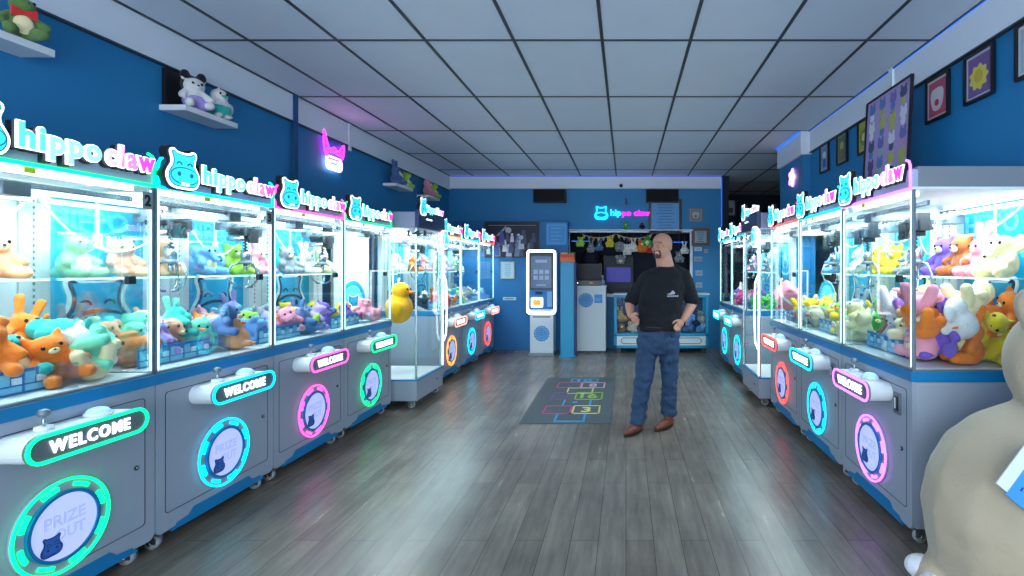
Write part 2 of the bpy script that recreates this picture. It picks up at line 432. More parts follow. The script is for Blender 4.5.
def p_seal(mb):
    E(mb, (0, .04, .065), (.08, .125, .065)); E(mb, (0, -.08, .09), (.07, .062, .06)); E(mb, (0, .16, .03), (.06, .035, .016))
    for s in (-1, 1): E(mb, (s*.09, -.01, .02), (.045, .028, .014), Euler((0, 0, s*.5)))
def p_dino(mb):
    E(mb, (0, 0, .08), (.072, .068, .08)); E(mb, (0, -.03, .185), (.055, .065, .045)); limbs(mb)
    cap(mb, (0, .05, .04), .04, (0, .14, .02), .012)
    for k in range(4): E(mb, (0, .035+.012*k-.02, .23-.045*k), (.008, .018, .02))
KIND = {'bear': p_bear, 'bunny': p_bunny, 'dog': p_dog, 'cat': p_cat, 'hippo': p_hippo, 'chick': p_chick, 'elephant': p_elephant, 'seal': p_seal, 'dinosaur': p_dino}
FACE = {  # eye (x,y,z), muzzle (c,r) or None, nose (c,r)
 'bear': ((.027, -.06, .185), ((0, -.058, .162), (.03, .018, .021)), ((0, -.077, .168), (.009, .006, .006))),
 'bunny': ((.027, -.056, .172), ((0, -.056, .152), (.022, .012, .015)), ((0, -.069, .156), (.006, .004, .004))),
 'dog': ((.028, -.057, .19), ((0, -.075, .157), (.027, .02, .018)), ((0, -.095, .168), (.011, .007, .008))),
 'cat': ((.03, -.058, .182), ((0, -.059, .162), (.022, .01, .014)), ((0, -.07, .167), (.006, .004, .004))),
 'hippo': ((.024, -.06, .19), ((0, -.085, .14), (.045, .014, .022)), ((.016, -.099, .147), (.005, .004, .006))),
 'chick': ((.024, -.06, .185), ((0, -.068, .168), (.018, .018, .009)), ((0, -.087, .172), (.004, .003, .002))),
 'elephant': ((.024, -.055, .182), ((0, -.05, .07), (.045, .016, .05)), ((0, -.122, .11), (.01, .006, .008))),
 'seal': ((.026, -.135, .105), ((0, -.137, .082), (.03, .014, .018)), ((0, -.151, .088), (.008, .005, .005))),
 'dinosaur': ((.036, -.072, .2), ((0, -.055, .075), (.042, .018, .055)), ((.012, -.094, .19), (.004, .003, .003))),
}
PC = {'mint': (120, 225, 185), 'peach': (255, 176, 130), 'orange': (255, 130, 40), 'lilac': (185, 160, 230), 'grey': (150, 152, 160), 'cream': (252, 232, 180),
      'pink': (250, 160, 180), 'brown': (170, 96, 50), 'white': (240, 236, 232), 'sky blue': (120, 175, 235), 'yellow': (255, 215, 50), 'green': (70, 180, 70),
      'magenta': (240, 60, 140), 'teal': (60, 190, 180), 'purple': (130, 95, 200), 'black': (28, 26, 34), 'tan': (214, 170, 120), 'lime': (175, 225, 80), 'red': (220, 50, 50), 'slate blue': (90, 120, 175),
      'gold': (248, 178, 20), 'beige': (226, 208, 180)}
M_EYE = mat('plush_eye', (12, 10, 14), .15)
def kind_meshes(k):
    if ('body', k) not in CACHE:
        CACHE['body', k] = blob('plush_body', KIND[k], .0085, plush_mat('white', PC['white']), 2)
        e, mz, ns = FACE[k]
        CACHE['eye', k] = MB().ell((0, 0, 0), (.0085, .005, .0095), M_EYE, seg=10).done('eye')
        CACHE['muz', k] = MB().ell((0, 0, 0), mz[1], plush_mat('cream', PC['cream']), seg=12).done('muzzle')
        CACHE['nose', k] = MB().ell((0, 0, 0), ns[1], M_EYE, seg=8).done('nose')
    return [CACHE[q, k] for q in ('body', 'eye', 'muz', 'nose')]
MUZC = {'chick': 'orange', 'hippo': 'pink'}
def plush(k, col, center, rot, s, label, group=None, faces=True, muz=None, base=False):
    """center = middle of the toy unless base"""
    b, e, mz, ns = kind_meshes(k)
    rt = Euler(rot)
    off = Vector((0, 0, 0 if base else .11*s)); off.rotate(rt)
    o = put('plush_'+k, b, None, Vector(center)-off, rot, s)
    tag(o, label, 'plush toy', group)
    remat(o, [plush_mat(col.replace(' ', '_'), PC[col])])
    if faces:
        f = FACE[k]
        for sx in (-1, 1): put('eye', e, o, (sx*f[0][0], f[0][1], f[0][2]))
        m = put('muzzle', mz, o, f[1][0])
        mc = muz or MUZC.get(k, 'white' if col in ('cream', 'white', 'beige') else 'cream')
        remat(m, [plush_mat(mc, PC[mc])])
        put('nose', ns, m, Vector(f[2][0])-Vector(f[1][0]))
    return o

# ------------------------------------------------------------------ claw machine
W = .915; GZ = .95; GT = 1.92
def k_cab(D):
    def f():
        m = MB(); h = D/2
        m.box(-W/2+.003, W/2-.003, -h+.02, h, .10, .89, M_CAB, .014)
        return m
    return f
def k_front():
    m = MB(); w = W/2-.004
    P = [(-w, .13)]
    P += [(-w+.035*(1-math.cos(a)), .13-.035*math.sin(a)+.0) for a in (R(30), R(60), R(90))]
    P += [(-.335, .1), (-.325, .112), (-.25, .118), (-.215, .15), (.215, .15), (.25, .118), (.325, .112), (.335, .1)]
    P += [(w-.035*(1-math.cos(a)), .13-.035*math.sin(a)) for a in (R(90), R(60), R(30))]
    P += [(w, .13), (w, .89), (-w, .89)]
    m.prism(P, 0, .02, M_CAB)
    o = rrect(0, .515, .8, .65, .02); i = rrect(0, .515, .792, .642, .018)
    m.ring(o, i, -.0015, .002, M_SEAM)
    return m
def k_kick(): 
    P = [(-.36, .082), (.36, .082), (.335, .102), (.325, .114), (.25, .12), (.215, .152), (-.215, .152), (-.25, .12), (-.325, .114), (-.335, .102)]
    return MB().prism(P, -.004, .016, M_BLUE)
def k_band(D):
    def f():
        m = MB(); h = D/2
        m.box(-W/2, W/2, -h-.008, h, .89, .945, M_BLUE, .003); m.box(-W/2+.004, W/2-.004, -h+.002, h, .945, .955, M_GREY)
        m.box(-W/2+.02, W/2-.02, -h+.02, h-.02, .955, .958, M_CABW); return m
    return f
SGW, SGH, SGZ, SGP = .52, .118, .78, .13
def k_sign():
    m = MB(); m.prism(stadium(0, SGZ, SGW-.02, SGH-.008, 10), -SGP, 0, M_CABW, smooth=False)
    m.prism(stadium(0, SGZ, SGW, SGH, 10), -SGP-.012, -SGP, mat('sign_face', (105, 112, 118), .35)); return m
def k_signring(): return MB().ring(stadium(0, SGZ, SGW, SGH, 10), stadium(0, SGZ, SGW-.026, SGH-.026, 10), -SGP-.018, -SGP-.006, led('green'))
def k_signtext():
    m = MB(); add_text(m, 'WELCOME', -.175, .165, SGZ-.027, SGZ+.027, -SGP-.018, -SGP-.012, M_LETW, off=.025); return m
def k_joy():
    m = MB(); m.cyl((-.12, -.06, SGZ+SGH/2-.006), (-.12, -.06, SGZ+SGH/2+.012), .03, M_CABW, 16); m.cyl((-.12, -.06, SGZ+SGH/2), (-.12, -.06, SGZ+SGH/2+.055), .006, M_STEEL, 8)
    m.ell((-.12, -.06, SGZ+SGH/2+.065), (.022, .022, .018), M_GREY, seg=12); return m
def k_btn():
    m = MB(); m.cyl((.1, -.062, SGZ+SGH/2-.006), (.1, -.062, SGZ+SGH/2+.01), .05, M_CABW, 20)
    m.ell((.1, -.062, SGZ+SGH/2+.01), (.043, .043, .024), mat('button_glow', (150, 200, 255), .3, emit=(140, 190, 255), es=.5, sample=False), seg=16); return m
RZ = .385
def k_door():
    m = MB(); m.prism(circle(0, RZ, .2, 48), -.012, 0, M_CAB); m.ring(circle(0, RZ, .15, 48), circle(0, RZ, .136, 48), -.026, -.01, M_BLUE)
    m.prism(circle(0, RZ, .137, 40), -.02, -.011, M_DISC)
    add_text(m, 'PRIZE', -.085, .085, RZ+.01, RZ+.06, -.0215, -.02, M_DISCT, off=.03); add_text(m, 'OUT', -.045, .085, RZ-.055, RZ-.005, -.0215, -.02, M_DISCT, off=.03)
    return m
def k_doorring():
    m = MB(); g = led('green'); m.ring(circle(0, RZ, .2, 48), circle(0, RZ, .1905, 48), -.02, -.008, g)
    for k in range(8):
        a0 = k*PI/4+.14; a1 = a0+.4
        o = [(math.cos(a0+(a1-a0)*t/6)*.176, RZ+math.sin(a0+(a1-a0)*t/6)*.177) for t in range(7)]
        i = [(math.cos(a0+(a1-a0)*t/6)*.16, RZ+math.sin(a0+(a1-a0)*t/6)*.16) for t in range(6, -1, -1)]
        m.prism(o+i, -.02, -.01, g)
    return m
def k_doorlogo():
    m = MB(); hippo(m, -.055, RZ-.06, .085, .085, -.0215, (mat('logo_navy', (40, 70, 160), .4), M_NAVY, mat('logo_azure', (50, 110, 200), .4), M_NAVY), out=.03, step=.0012); return m
def k_lock(): return MB().cyl((.35, -.006, .5), (.35, .002, .5), .012, M_DARK, 12).cyl((.35, -.009, .5), (.35, -.004, .5), .006, M_STEEL, 10)
def k_coin():
    m = MB(); m.box(.275, .345, -.01, .0, .68, .80, M_GREY, .004); m.box(.293, .327, -.014, -.008, .70, .78, M_DARK); m.box(.298, .306, -.017, -.012, .71, .77, M_WHITE); return m
def k_caster():
    m = MB(); m.box(-.028, .028, -.03, .03, .078, .1, M_STEEL, .004)
    for s in (-1, 1): m.box(s*.02-.003, s*.02+.003, -.014, .04, .03, .082, M_STEEL)
    return m
def k_wheel(): return MB().cyl((-.015, .018, .034), (.015, .018, .034), .034, M_RUB, 20).cyl((-.024, .018, .034), (.024, .018, .034), .008, M_STEEL, 8)
def k_post(): return MB().box(-.008, .008, -.008, .008, GZ, GT, M_GREY, .003)
def k_edge(): return MB().box(-.003, .003, -.003, .003, GZ+.02, GT-.02, M_EDGEL)
def k_gfront(w): return lambda: MB().box(-w/2, w/2, -.003, .003, GZ, GT-.01, M_GLASS)
def k_gside(d): return lambda: MB().box(-.003, .003, -d/2, d/2, GZ, GT-.01, M_GLASS)
def k_column():
    m = MB(); m.box(-.075, .075, -.03, .02, GZ, GT, M_CABW, .004)
    for k in range(26): m.box(-.012, -.004, -.032, -.028, 1.0+k*.034, 1.016+k*.034, M_SEAM)
    return m
def k_back():
    return MB().box(-W/2+.004, W/2-.004, 0, .012, GZ, GT, M_ART)
def k_art():
    m = MB(); w = .305
    add_text(m, 'HIPPO', -.28, .2, 1.72, 1.84, -.003, 0, M_ARTL, off=.03); add_text(m, 'CLAW', -.2, .28, 1.56, 1.68, -.003, 0, M_ARTL, off=.03)
    add_text(m, 'HIPPO CLAW', .06, .29, 1.855, 1.885, -.003, 0, M_ARTW, off=.02)
    m.ring(rrect(0, 1.66, .57, .46, .05), rrect(0, 1.66, .562, .452, .047), -.003, 0, M_ARTL)
    # white claw drawing
    m.box(-.012, .012, -.005, 0, 1.70, 1.9, M_ARTW); m.prism([(-.035, 1.62), (.035, 1.62), (.028, 1.71), (-.028, 1.71)], -.005, 0, M_ARTW)
    for s in (-1, 1):
        m.prism([(s*.02, 1.64), (s*.09, 1.6), (s*.105, 1.55), (s*.06, 1.49), (s*.055, 1.505), (s*.085, 1.55), (s*.075, 1.585), (s*.02, 1.615)], -.005, 0, M_ARTW)
    hippo(m, 0, 1.235, .44, .42, 0, (M_ARTW, M_NAVY, M_ARTD, M_NAVY), out=.06, lw=.055, step=.003)
    return m
def k_roof(D):
    h = D/2
    return lambda: MB().box(-W/2+.002, W/2-.002, -h+.03, h, GT+.015, 2.045, M_ROOF, .006).box(-W/2+.002, W/2-.002, -h, h, GT, GT+.015, M_CABW)
def k_head():
    m = MB(); m.box(-W/2+.004, W/2-.004, -.03, .03, GT+.01, 2.03, M_HEAD, .006)
    return m
def k_hstrip():
    g = led('green'); m = MB(); m.box(-W/2+.01, W/2-.01, -.042, -.028, GT-.004, GT+.012, g)
    for s in (-1, 1): m.tube([(s*(W/2-.012), -.036, GT+.004), (s*(W/2-.012), -.036, 2.05), (s*(W/2-.025), -.036, 2.075), (s*(W/2-.05), -.036, 2.085)], .007, g, 8)
    return m
def k_hlogo():
    m = MB(); m.box(-.34, -.30, -.03, -.02, 1.96, 2.05, M_DARK)
    hippo(m, -.325, 2.04, .2, .2, -.062, (M_LETW, M_DARK, M_LOGC, M_LOGN), out=.055, step=.005, back=.035); return m
def k_hletters():
    m = MB()
    x0, x1, xm, a, b = -.185, .415, .155, 1.955, 2.085
    G1 = [(0, M_LETC), (.33, M_LETCP)]; G2 = [(0, M_LETPP), (.3, M_LETP), (.62, M_LETM)]
    for tx, u0, u1, b0, G in (('hippo', x0, xm-.014, a, G1), ('claw', xm+.016, x1, a+.03, G2)):
        add_text(m, tx, u0-.01, u1-.01, b0-.008, b-.006, -.052, -.028, M_DARK, off=.07, ref=.02)
        add_text(m, tx, u0, u1, b0, b, -.062, -.054, M_LETW, off=.07, ref=.02)
        add_text(m, tx, u0, u1, b0, b, -.068, -.062, M_LETC, off=.03, ref=.02, grad=G)
    return m
def k_shelf():
    m = MB(); m.box(-W/2+.02, W/2-.02, -.2, 0, 1.436, 1.443, M_ACR); m.box(-W/2+.02, W/2-.02, -.203, -.2, 1.435, 1.444, M_EDGEL); return m
def k_rails(D):
    h = D/2
    def f():
        m = MB()
        for y in (-h+.1, h-.14): m.box(-W/2+.03, W/2-.03, y-.012, y+.012, 1.84, 1.868, M_STEEL, .003)
        return m
    return f
def k_gantry(D):
    h = D/2
    def f():
        m = MB(); m.box(-.02, .02, -h+.08, h-.1, 1.815, 1.842, M_STEEL, .003); m.box(-.05, .05, -h+.07, -h+.15, 1.80, 1.86, M_GREY, .006); m.box(-.06, .06, h-.2, h-.1, 1.79, 1.87, M_GREY, .006)
        for s in (-1, 1): m.cyl((s*.03, h-.205, 1.875), (s*.03, h-.15, 1.875), .014, M_DARK, 10)
        return m
    return f
def k_carr():
    m = MB(); g = mat('motor_grey', (70, 76, 84), .4, .5); m.box(-.09, .09, -.07, .07, 1.745, 1.815, g, .008); m.box(-.06, .03, -.085, -.06, 1.69, 1.8, M_DARK, .004); m.cyl((.03, 0, 1.71), (.03, 0, 1.75), .045, M_DARK, 16)
    m.box(.065, .115, -.035, .035, 1.74, 1.86, M_DARK, .005); m.cyl((-.07, .03, 1.815), (-.07, .03, 1.87), .022, M_STEEL, 12); m.box(-.13, -.08, -.05, .05, 1.77, 1.8, M_DARK, .004); m.cyl((-.1, -.06, 1.72), (-.1, .06, 1.72), .018, M_STEEL, 12)
    return m
def k_claw():
    m = MB(); m.cyl((0, 0, 1.64), (0, 0, 1.76), .0035, M_DARK, 6)
    m.tube([(.012*math.cos(a*.8), .012*math.sin(a*.8), 1.64+.003*a) for a in range(30)], .004, M_DARK, 5)
    m.cyl((0, 0, 1.55), (0, 0, 1.64), .032, M_STEEL, 16); m.cyl((0, 0, 1.53), (0, 0, 1.555), .044, M_GREY, 16); m.cyl((0, 0, 1.48), (0, 0, 1.53), .014, M_STEEL, 10); return m
def k_prong(): return MB().tube([(.02, 0, 1.545), (.085, 0, 1.525), (.118, 0, 1.46), (.09, 0, 1.39), (.045, 0, 1.355)], [.008, .009, .008, .008, .005], M_STEEL, 6).box(.025, .055, -.013, .013, 1.345, 1.36, M_STEEL, .002)
def cable_mb(p, q, sag):
    p = Vector(p); q = Vector(q)
    return MB().tube([p.lerp(q, t/12)-Vector((0, 0, sag*4*(t/12)*(1-t/12))) for t in range(13)], .006, M_WHITE, 6)
def k_chute():
    m = MB(); m.box(-.4, .1, -.004, 0, .955, 1.075, M_ACR); m.box(.096, .1, 0, .13, .955, 1.075, M_ACR); m.box(-.4, .1, .126, .13, .955, 1.075, M_ACR)
    pb = mat('chute_print', (20, 120, 190), .4); pl = mat('chute_print_light', (130, 205, 235), .4)
    m.box(-.395, .09, .12, .125, .96, 1.065, pb)
    for k in range(5):
        x = -.385+k*.095; m.box(x, x+.08, .114, .12, .97, .995, pl); m.box(x, x+.035, .114, .12, 1.002, 1.05, pl); m.box(x+.045, x+.08, .114, .12, 1.002, 1.03, M_ARTW)
    return m
def k_lamp(w):
    def f():
        m = MB()
        m.box(-w/2, w/2, -.014, .014, GT-.028, GT-.002, M_TUBE, .004); return m
    return f
def k_hook(): return MB().box(-.03, .03, -.02, .02, 1.38, 1.42, M_DARK, .004)

def machine(x, y, rz, D, ledc, label, sledc=None, cpos=(0, 0), full=True, coin=False, power=13, num=None):
    h = D/2; t = thing('claw_machine', label, 'claw machine', (x, y, 0), (0, 0, rz), 'claw machines along the two side walls')
    P = lambda key, fn, name, loc=(0, 0, 0), par=t: put(name, cached(key, fn, name), par, loc)
    L = led(ledc); L2 = led(sledc or ledc)
    P(('cab', D), k_cab(D), 'cabinet')
    fp = P('front', k_front, 'front_panel', (0, -h, 0)); P('lock', k_lock, 'lock', (0, 0, 0), fp)
    P('kick', k_kick, 'kick_plate', (0, -h, 0)); P(('band', D), k_band(D), 'counter_band')
    sg = P('sign', k_sign, 'welcome_sign', (0, -h, 0)); r = P('sring', k_signring, 'light_ring', par=sg); remat(r, [L2]); r['label'] = '%s glowing outline of the sign' % (sledc or ledc)
    P('stext', k_signtext, 'lettering', par=sg); P('joy', k_joy, 'joystick', par=sg); P('btn', k_btn, 'push_button', par=sg)
    dr = P('door', k_door, 'prize_door', (0, -h, 0)); r = P('dring', k_doorring, 'light_ring', par=dr); remat(r, [L]); r['label'] = '%s glowing ring' % ledc
    P('dlogo', k_doorlogo, 'hippo_logo', par=dr)
    if coin: P('coin', k_coin, 'coin_slot', (0, -h, 0))
    for sx in (-1, 1):
        for sy in (-1, 1):
            c = P('caster', k_caster, 'caster', (sx*.385, sy*(h-.06), 0)); P('wheel', k_wheel, 'wheel', par=c)
            if sy < 0: P('post', k_post, 'corner_post', (sx*(W/2-.01), sy*(h-.012), 0)); P('edge', k_edge, 'edge_light', (sx*(W/2-.022), sy*(h-.004), 0))
            else: P('column', k_column, 'back_column', (sx*(W/2-.08), h-.035, 0))
        P(('gs', D), k_gside(D-.08), 'side_glass', (sx*(W/2-.008), -.02, 0))
    P('gf', k_gfront(W-.05), 'front_glass', (0, -h+.008, 0))
    bp = P('back', k_back, 'back_panel', (0, h-.015, 0)); P('art', k_art, 'artwork', par=bp, loc=(0, 0, 0))
    P(('roof', D), k_roof(D), 'roof')
    hd = P('head', k_head, 'header', (0, -h+.03, 0)); r = P('hstrip', k_hstrip, 'light_strip', par=hd); remat(r, [L]); r['label'] = '%s glowing strip' % ledc
    P('hlogo', k_hlogo, 'hippo_logo', par=hd)
    P('hlet', k_hletters, 'lettering', par=hd)
    P('shelf', k_shelf, 'shelf', (0, h-.05, 0))
    P(('rails', D), k_rails(D), 'rail'); P(('gantry', D), k_gantry(D), 'gantry', (cpos[0], 0, 0))
    cr = P('carr', k_carr, 'claw_carriage', (cpos[0], cpos[1], 0)); P('claw', k_claw, 'claw', par=cr)
    for k in range(3):
        o = P('prong', k_prong, 'claw_arm', par=cr); o.rotation_euler = (0, 0, k*2*PI/3+.4)
    put('cable', cable_mb((-.38, h-.12, 1.83), (cpos[0], cpos[1], 1.8), .22), t)
    put('cable', cable_mb((.4, h-.16, 1.83), (cpos[0]+.05, cpos[1]+.05, 1.8), .12), t)
    P('chute', k_chute, 'prize_chute', (0, -h+.03, 0))
    P('latch', lambda: MB().box(.3, .34, -.012, .012, 1.42, 1.46, M_DARK, .004), 'latch', (0, -h, 0))
    P('tab', lambda: MB().box(-.02, .02, -.004, 0, GT-.03, GT-.006, mat('yellow_sticker', (215, 215, 40), .5)), 'sticker', (-.12, -h, 0))
    if num:
        def nf():
            m = MB(); m.box(W/2-.075, W/2-.02, -.003, 0, 1.8, 1.89, mat('number_plate', (150, 160, 165), .4)); add_text(m, num, W/2-.065, W/2-.03, 1.815, 1.875, -.005, -.002, M_DARK, off=.04); return m
        P('num'+num, nf, 'number_sticker', (0, -h-.001, 0))
    for yy in (-h+.06, h-.09): P('lamp', k_lamp(W-.14), 'tube_lamp', (0, yy, 0))
    la = bpy.data.lights.new('interior_light', 'AREA'); la.shape = 'RECTANGLE'; la.size = .7; la.size_y = .5; la.energy = power; la.color = (.72, .92, 1)
    lo = bpy.data.objects.new('interior_light', la); C.objects.link(lo); lo.parent = t; lo.location = (0, 0, GT-.012)
    return t

def to_world(mx, my, rz, p):
    v = Vector((p[0], p[1], 0)); v.rotate(Euler((0, 0, rz))); return Vector((mx+v.x, my+v.y, p[2]))
def heap(mx, my, rz, D, n, s, cols, where, group, seed, r=None, kinds=None, ymin=None, zb=.958, first=()):
    rnd = random.Random(seed); r = r or .068*s; pl = []; used = set(); h = D/2
    kinds = kinds or list(KIND)
    for i in range(n):
        best = None
        for _ in range(26):
            px = rnd.uniform(-W/2+r+.03, W/2-r-.03); py = rnd.uniform(-h+r+.03 if px > .1+r*.6 else -h+.17+r, h-r-.07)
            z = zb+r*.8
            for q in pl:
                d2 = (px-q[0])**2+(py-q[1])**2; rr = (r+q[3])*.93
                if d2 < rr*rr: z = max(z, q[2]+math.sqrt(rr*rr-d2))
            cost = z+.02*rnd.random()
            if best is None or cost < best[0]: best = (cost, px, py, z)
        _, px, py, z = best
        pl.append((px, py, z, r))
        for _ in range(60):
            k = rnd.choice(kinds); c = rnd.choice(cols)
            if (k, c) not in used: break
        used.add((k, c))
        face = rz+rnd.uniform(-1.1, 1.1)
        mode = rnd.random()
        if mode < .5: rot = (rnd.uniform(-.45, .3), rnd.uniform(-.4, .4), face)
        elif mode < .8: rot = (R(-75)+rnd.uniform(-.3, .3), rnd.uniform(-.3, .3), face)
        else: rot = (rnd.uniform(-.3, .3), R(rnd.choice((-80, 80))), face)
        if k == 'seal': rot = (rnd.uniform(-.2, .2), rnd.uniform(-.3, .3), face+rnd.choice((0, 1.4, -1.4)))
        lr = Euler(rot).to_matrix(); iz = Euler((0, 0, -rz)).to_matrix(); mm_ = iz @ lr; off = mm_ @ Vector((0, 0, -.11*s))
        vs = [mm_ @ (v.co*s)+off+Vector((px, py, z)) for v in kind_meshes(k)[0].vertices]
        ext = [(min(v[a] for v in vs), max(v[a] for v in vs)) for a in range(3)]
        q = [px, py, z]
        for a, (lo, hi) in enumerate(((-W/2+.03, W/2-.03), (-h+.035, h-.075))):
            if ext[a][0] < lo: q[a] += lo-ext[a][0]
            if ext[a][1]+q[a]-(px, py)[a] > hi: q[a] -= ext[a][1]+q[a]-(px, py)[a]-hi
        if ext[2][0] < zb: q[2] += zb-ext[2][0]
        pl[-1] = (q[0], q[1], q[2], r)
        plush(k, c, to_world(mx, my, rz, q), rot, s, '%s plush %s in the heap inside the %s' % (c, k, where), group)
def shelf_row(mx, my, rz, D, items, s, where, group):
    h = D/2; n = len(items)
    for i, (k, c) in enumerate(items):
        px = -.27+.54*(i/(max(1, n-1)))
        p = to_world(mx, my, rz, (px, h-.155, 1.444))
        plush(k, c, p, (0, 0, rz+random.uniform(-.2, .2)), s, '%s plush %s on the clear shelf of the %s' % (c, k, where), group, base=True)

LX = -2.45-.39; RX = 1.53+.39; LR = PI/2; RR = -PI/2
LM = [ # y centre, led, sign led, x-shift, power, where, label
 (2.275, 'green', None, 0, 'nearest left claw machine', 'claw machine with green lights, nearest to the camera in the left row'),
 (3.19, 'cyan', None, 0, 'second left claw machine', 'claw machine with cyan lights, second from the camera in the left row'),
 (4.105, 'pink', None, 0, 'left claw machine with pink lights', 'only claw machine with pink lights, third in the left row'),
 (5.02, 'green', None, 0, 'fourth left claw machine', 'claw machine with green lights beside the tall glass machine, left row'),
 (7.09, 'orange', 'salmon', .08, 'left claw machine with orange ring', 'claw machine with an orange light ring, just past the tall left machine'),
 (8.02, 'cyan', None, .08, 'far left cyan claw machine', 'claw machine with cyan lights, between the orange and red ringed machines'),
 (8.95, 'red', 'salmon', .08, 'last left claw machine', 'last claw machine of the left row, red light ring, by back wall'),
]
CP = [(-.1, .12), (.2, .1), (-.05, .1), (.1, .12), (0, .05), (.1, .1), (0, .1)]
SHL = [[('dinosaur', 'mint'), ('bear', 'peach')], [('dinosaur', 'mint'), ('cat', 'peach'), ('bear', 'tan')], [('elephant', 'sky blue'), ('bear', 'lime'), ('bunny', 'pink')], [('bear', 'grey'), ('bunny', 'white'), ('cat', 'cream')],
       [('bear', 'white'), ('cat', 'orange')], [('bear', 'pink'), ('dog', 'tan')], [('bunny', 'lilac'), ('bear', 'cream')]]
HC = [['mint', 'peach', 'grey', 'cream', 'white', 'orange', 'teal', 'tan'], ['mint', 'orange', 'peach', 'slate blue', 'grey', 'teal', 'lilac'], ['slate blue', 'sky blue', 'pink', 'lilac', 'grey', 'peach', 'lime'],
      ['pink', 'yellow', 'purple', 'slate blue', 'white'], ['white', 'lime', 'black', 'purple', 'red', 'tan'], ['orange', 'red', 'teal', 'cream', 'sky blue'], ['sky blue', 'grey', 'white', 'peach']]
NN = [24, 24, 22, 15, 13, 12, 12]; SS = [1.0, .95, .92, .92, .9, .9, .9]
for i, (yc, lc, sl, dx, where, lab) in enumerate(LM):
    machine(LX+dx, yc, LR, .78, lc, lab, sl, CP[i], num={0: '2', 1: '3'}.get(i))
    heap(LX+dx, yc, LR, .78, NN[i], SS[i], HC[i], where, 'plush toys heaped in the left row machines', 11+i)
    shelf_row(LX+dx, yc, LR, .78, SHL[i], 1.0, where, 'plush toys on the machine shelves')
RM = [
 (3.26, 'purple', None, .78, 'nearest right claw machine', 'claw machine with purple lights, nearest to the camera in the right row', 1.92, 38, 1.1),
 (4.18, 'cyan', None, .78, 'second right claw machine', 'claw machine with cyan lights, second from the camera in the right row', 1.92, 26, .98),
 (5.10, 'red', None, .78, 'right claw machine with red ring', 'claw machine with red light ring beside the tall right machine', 1.92, 18, .95),
 (7.16, 'teal', None, .66, 'right claw machine past the tall one', 'claw machine with cyan ring directly past the tall right machine', 1.53+.33, 14, .9),
 (8.08, 'teal', None, .66, 'last right claw machine', 'last claw machine of the right row, cyan ring, nearest the dark alcove', 1.53+.33, 14, .9)]
RC = [['purple', 'pink', 'cream', 'brown', 'yellow', 'white', 'peach', 'tan', 'lilac', 'orange'], ['grey', 'yellow', 'cream', 'white', 'green', 'lime', 'tan', 'magenta'], ['cream', 'grey', 'yellow', 'white', 'lime', 'beige'],
      ['magenta', 'green', 'grey', 'pink', 'slate blue'], ['magenta', 'lime', 'grey', 'white', 'purple']]
SHR = [[('bear', 'purple'), ('bear', 'brown'), ('bunny', 'pink'), ('elephant', 'cream')], [('chick', 'yellow'), ('bear', 'yellow'), ('elephant', 'grey')], [('elephant', 'sky blue'), ('bear', 'white')], [('bear', 'grey')], [('bear', 'pink')]]
CPR = [(-.22, .0), (-.1, .05), (0, .1), (0, .05), (.05, .05)]
for i, (yc, lc, sl, D, where, lab, xx, n, s) in enumerate(RM):
    machine(xx, yc, RR, D, lc, lab, sl, CPR[i], coin=True)
    heap(xx, yc, RR, D, n, s, RC[i], where, 'plush toys heaped in the right row machines', 41+i)
    shelf_row(xx, yc, RR, D, SHR[i], 1.0 if i else 1.1, where, 'plush toys on the machine shelves')

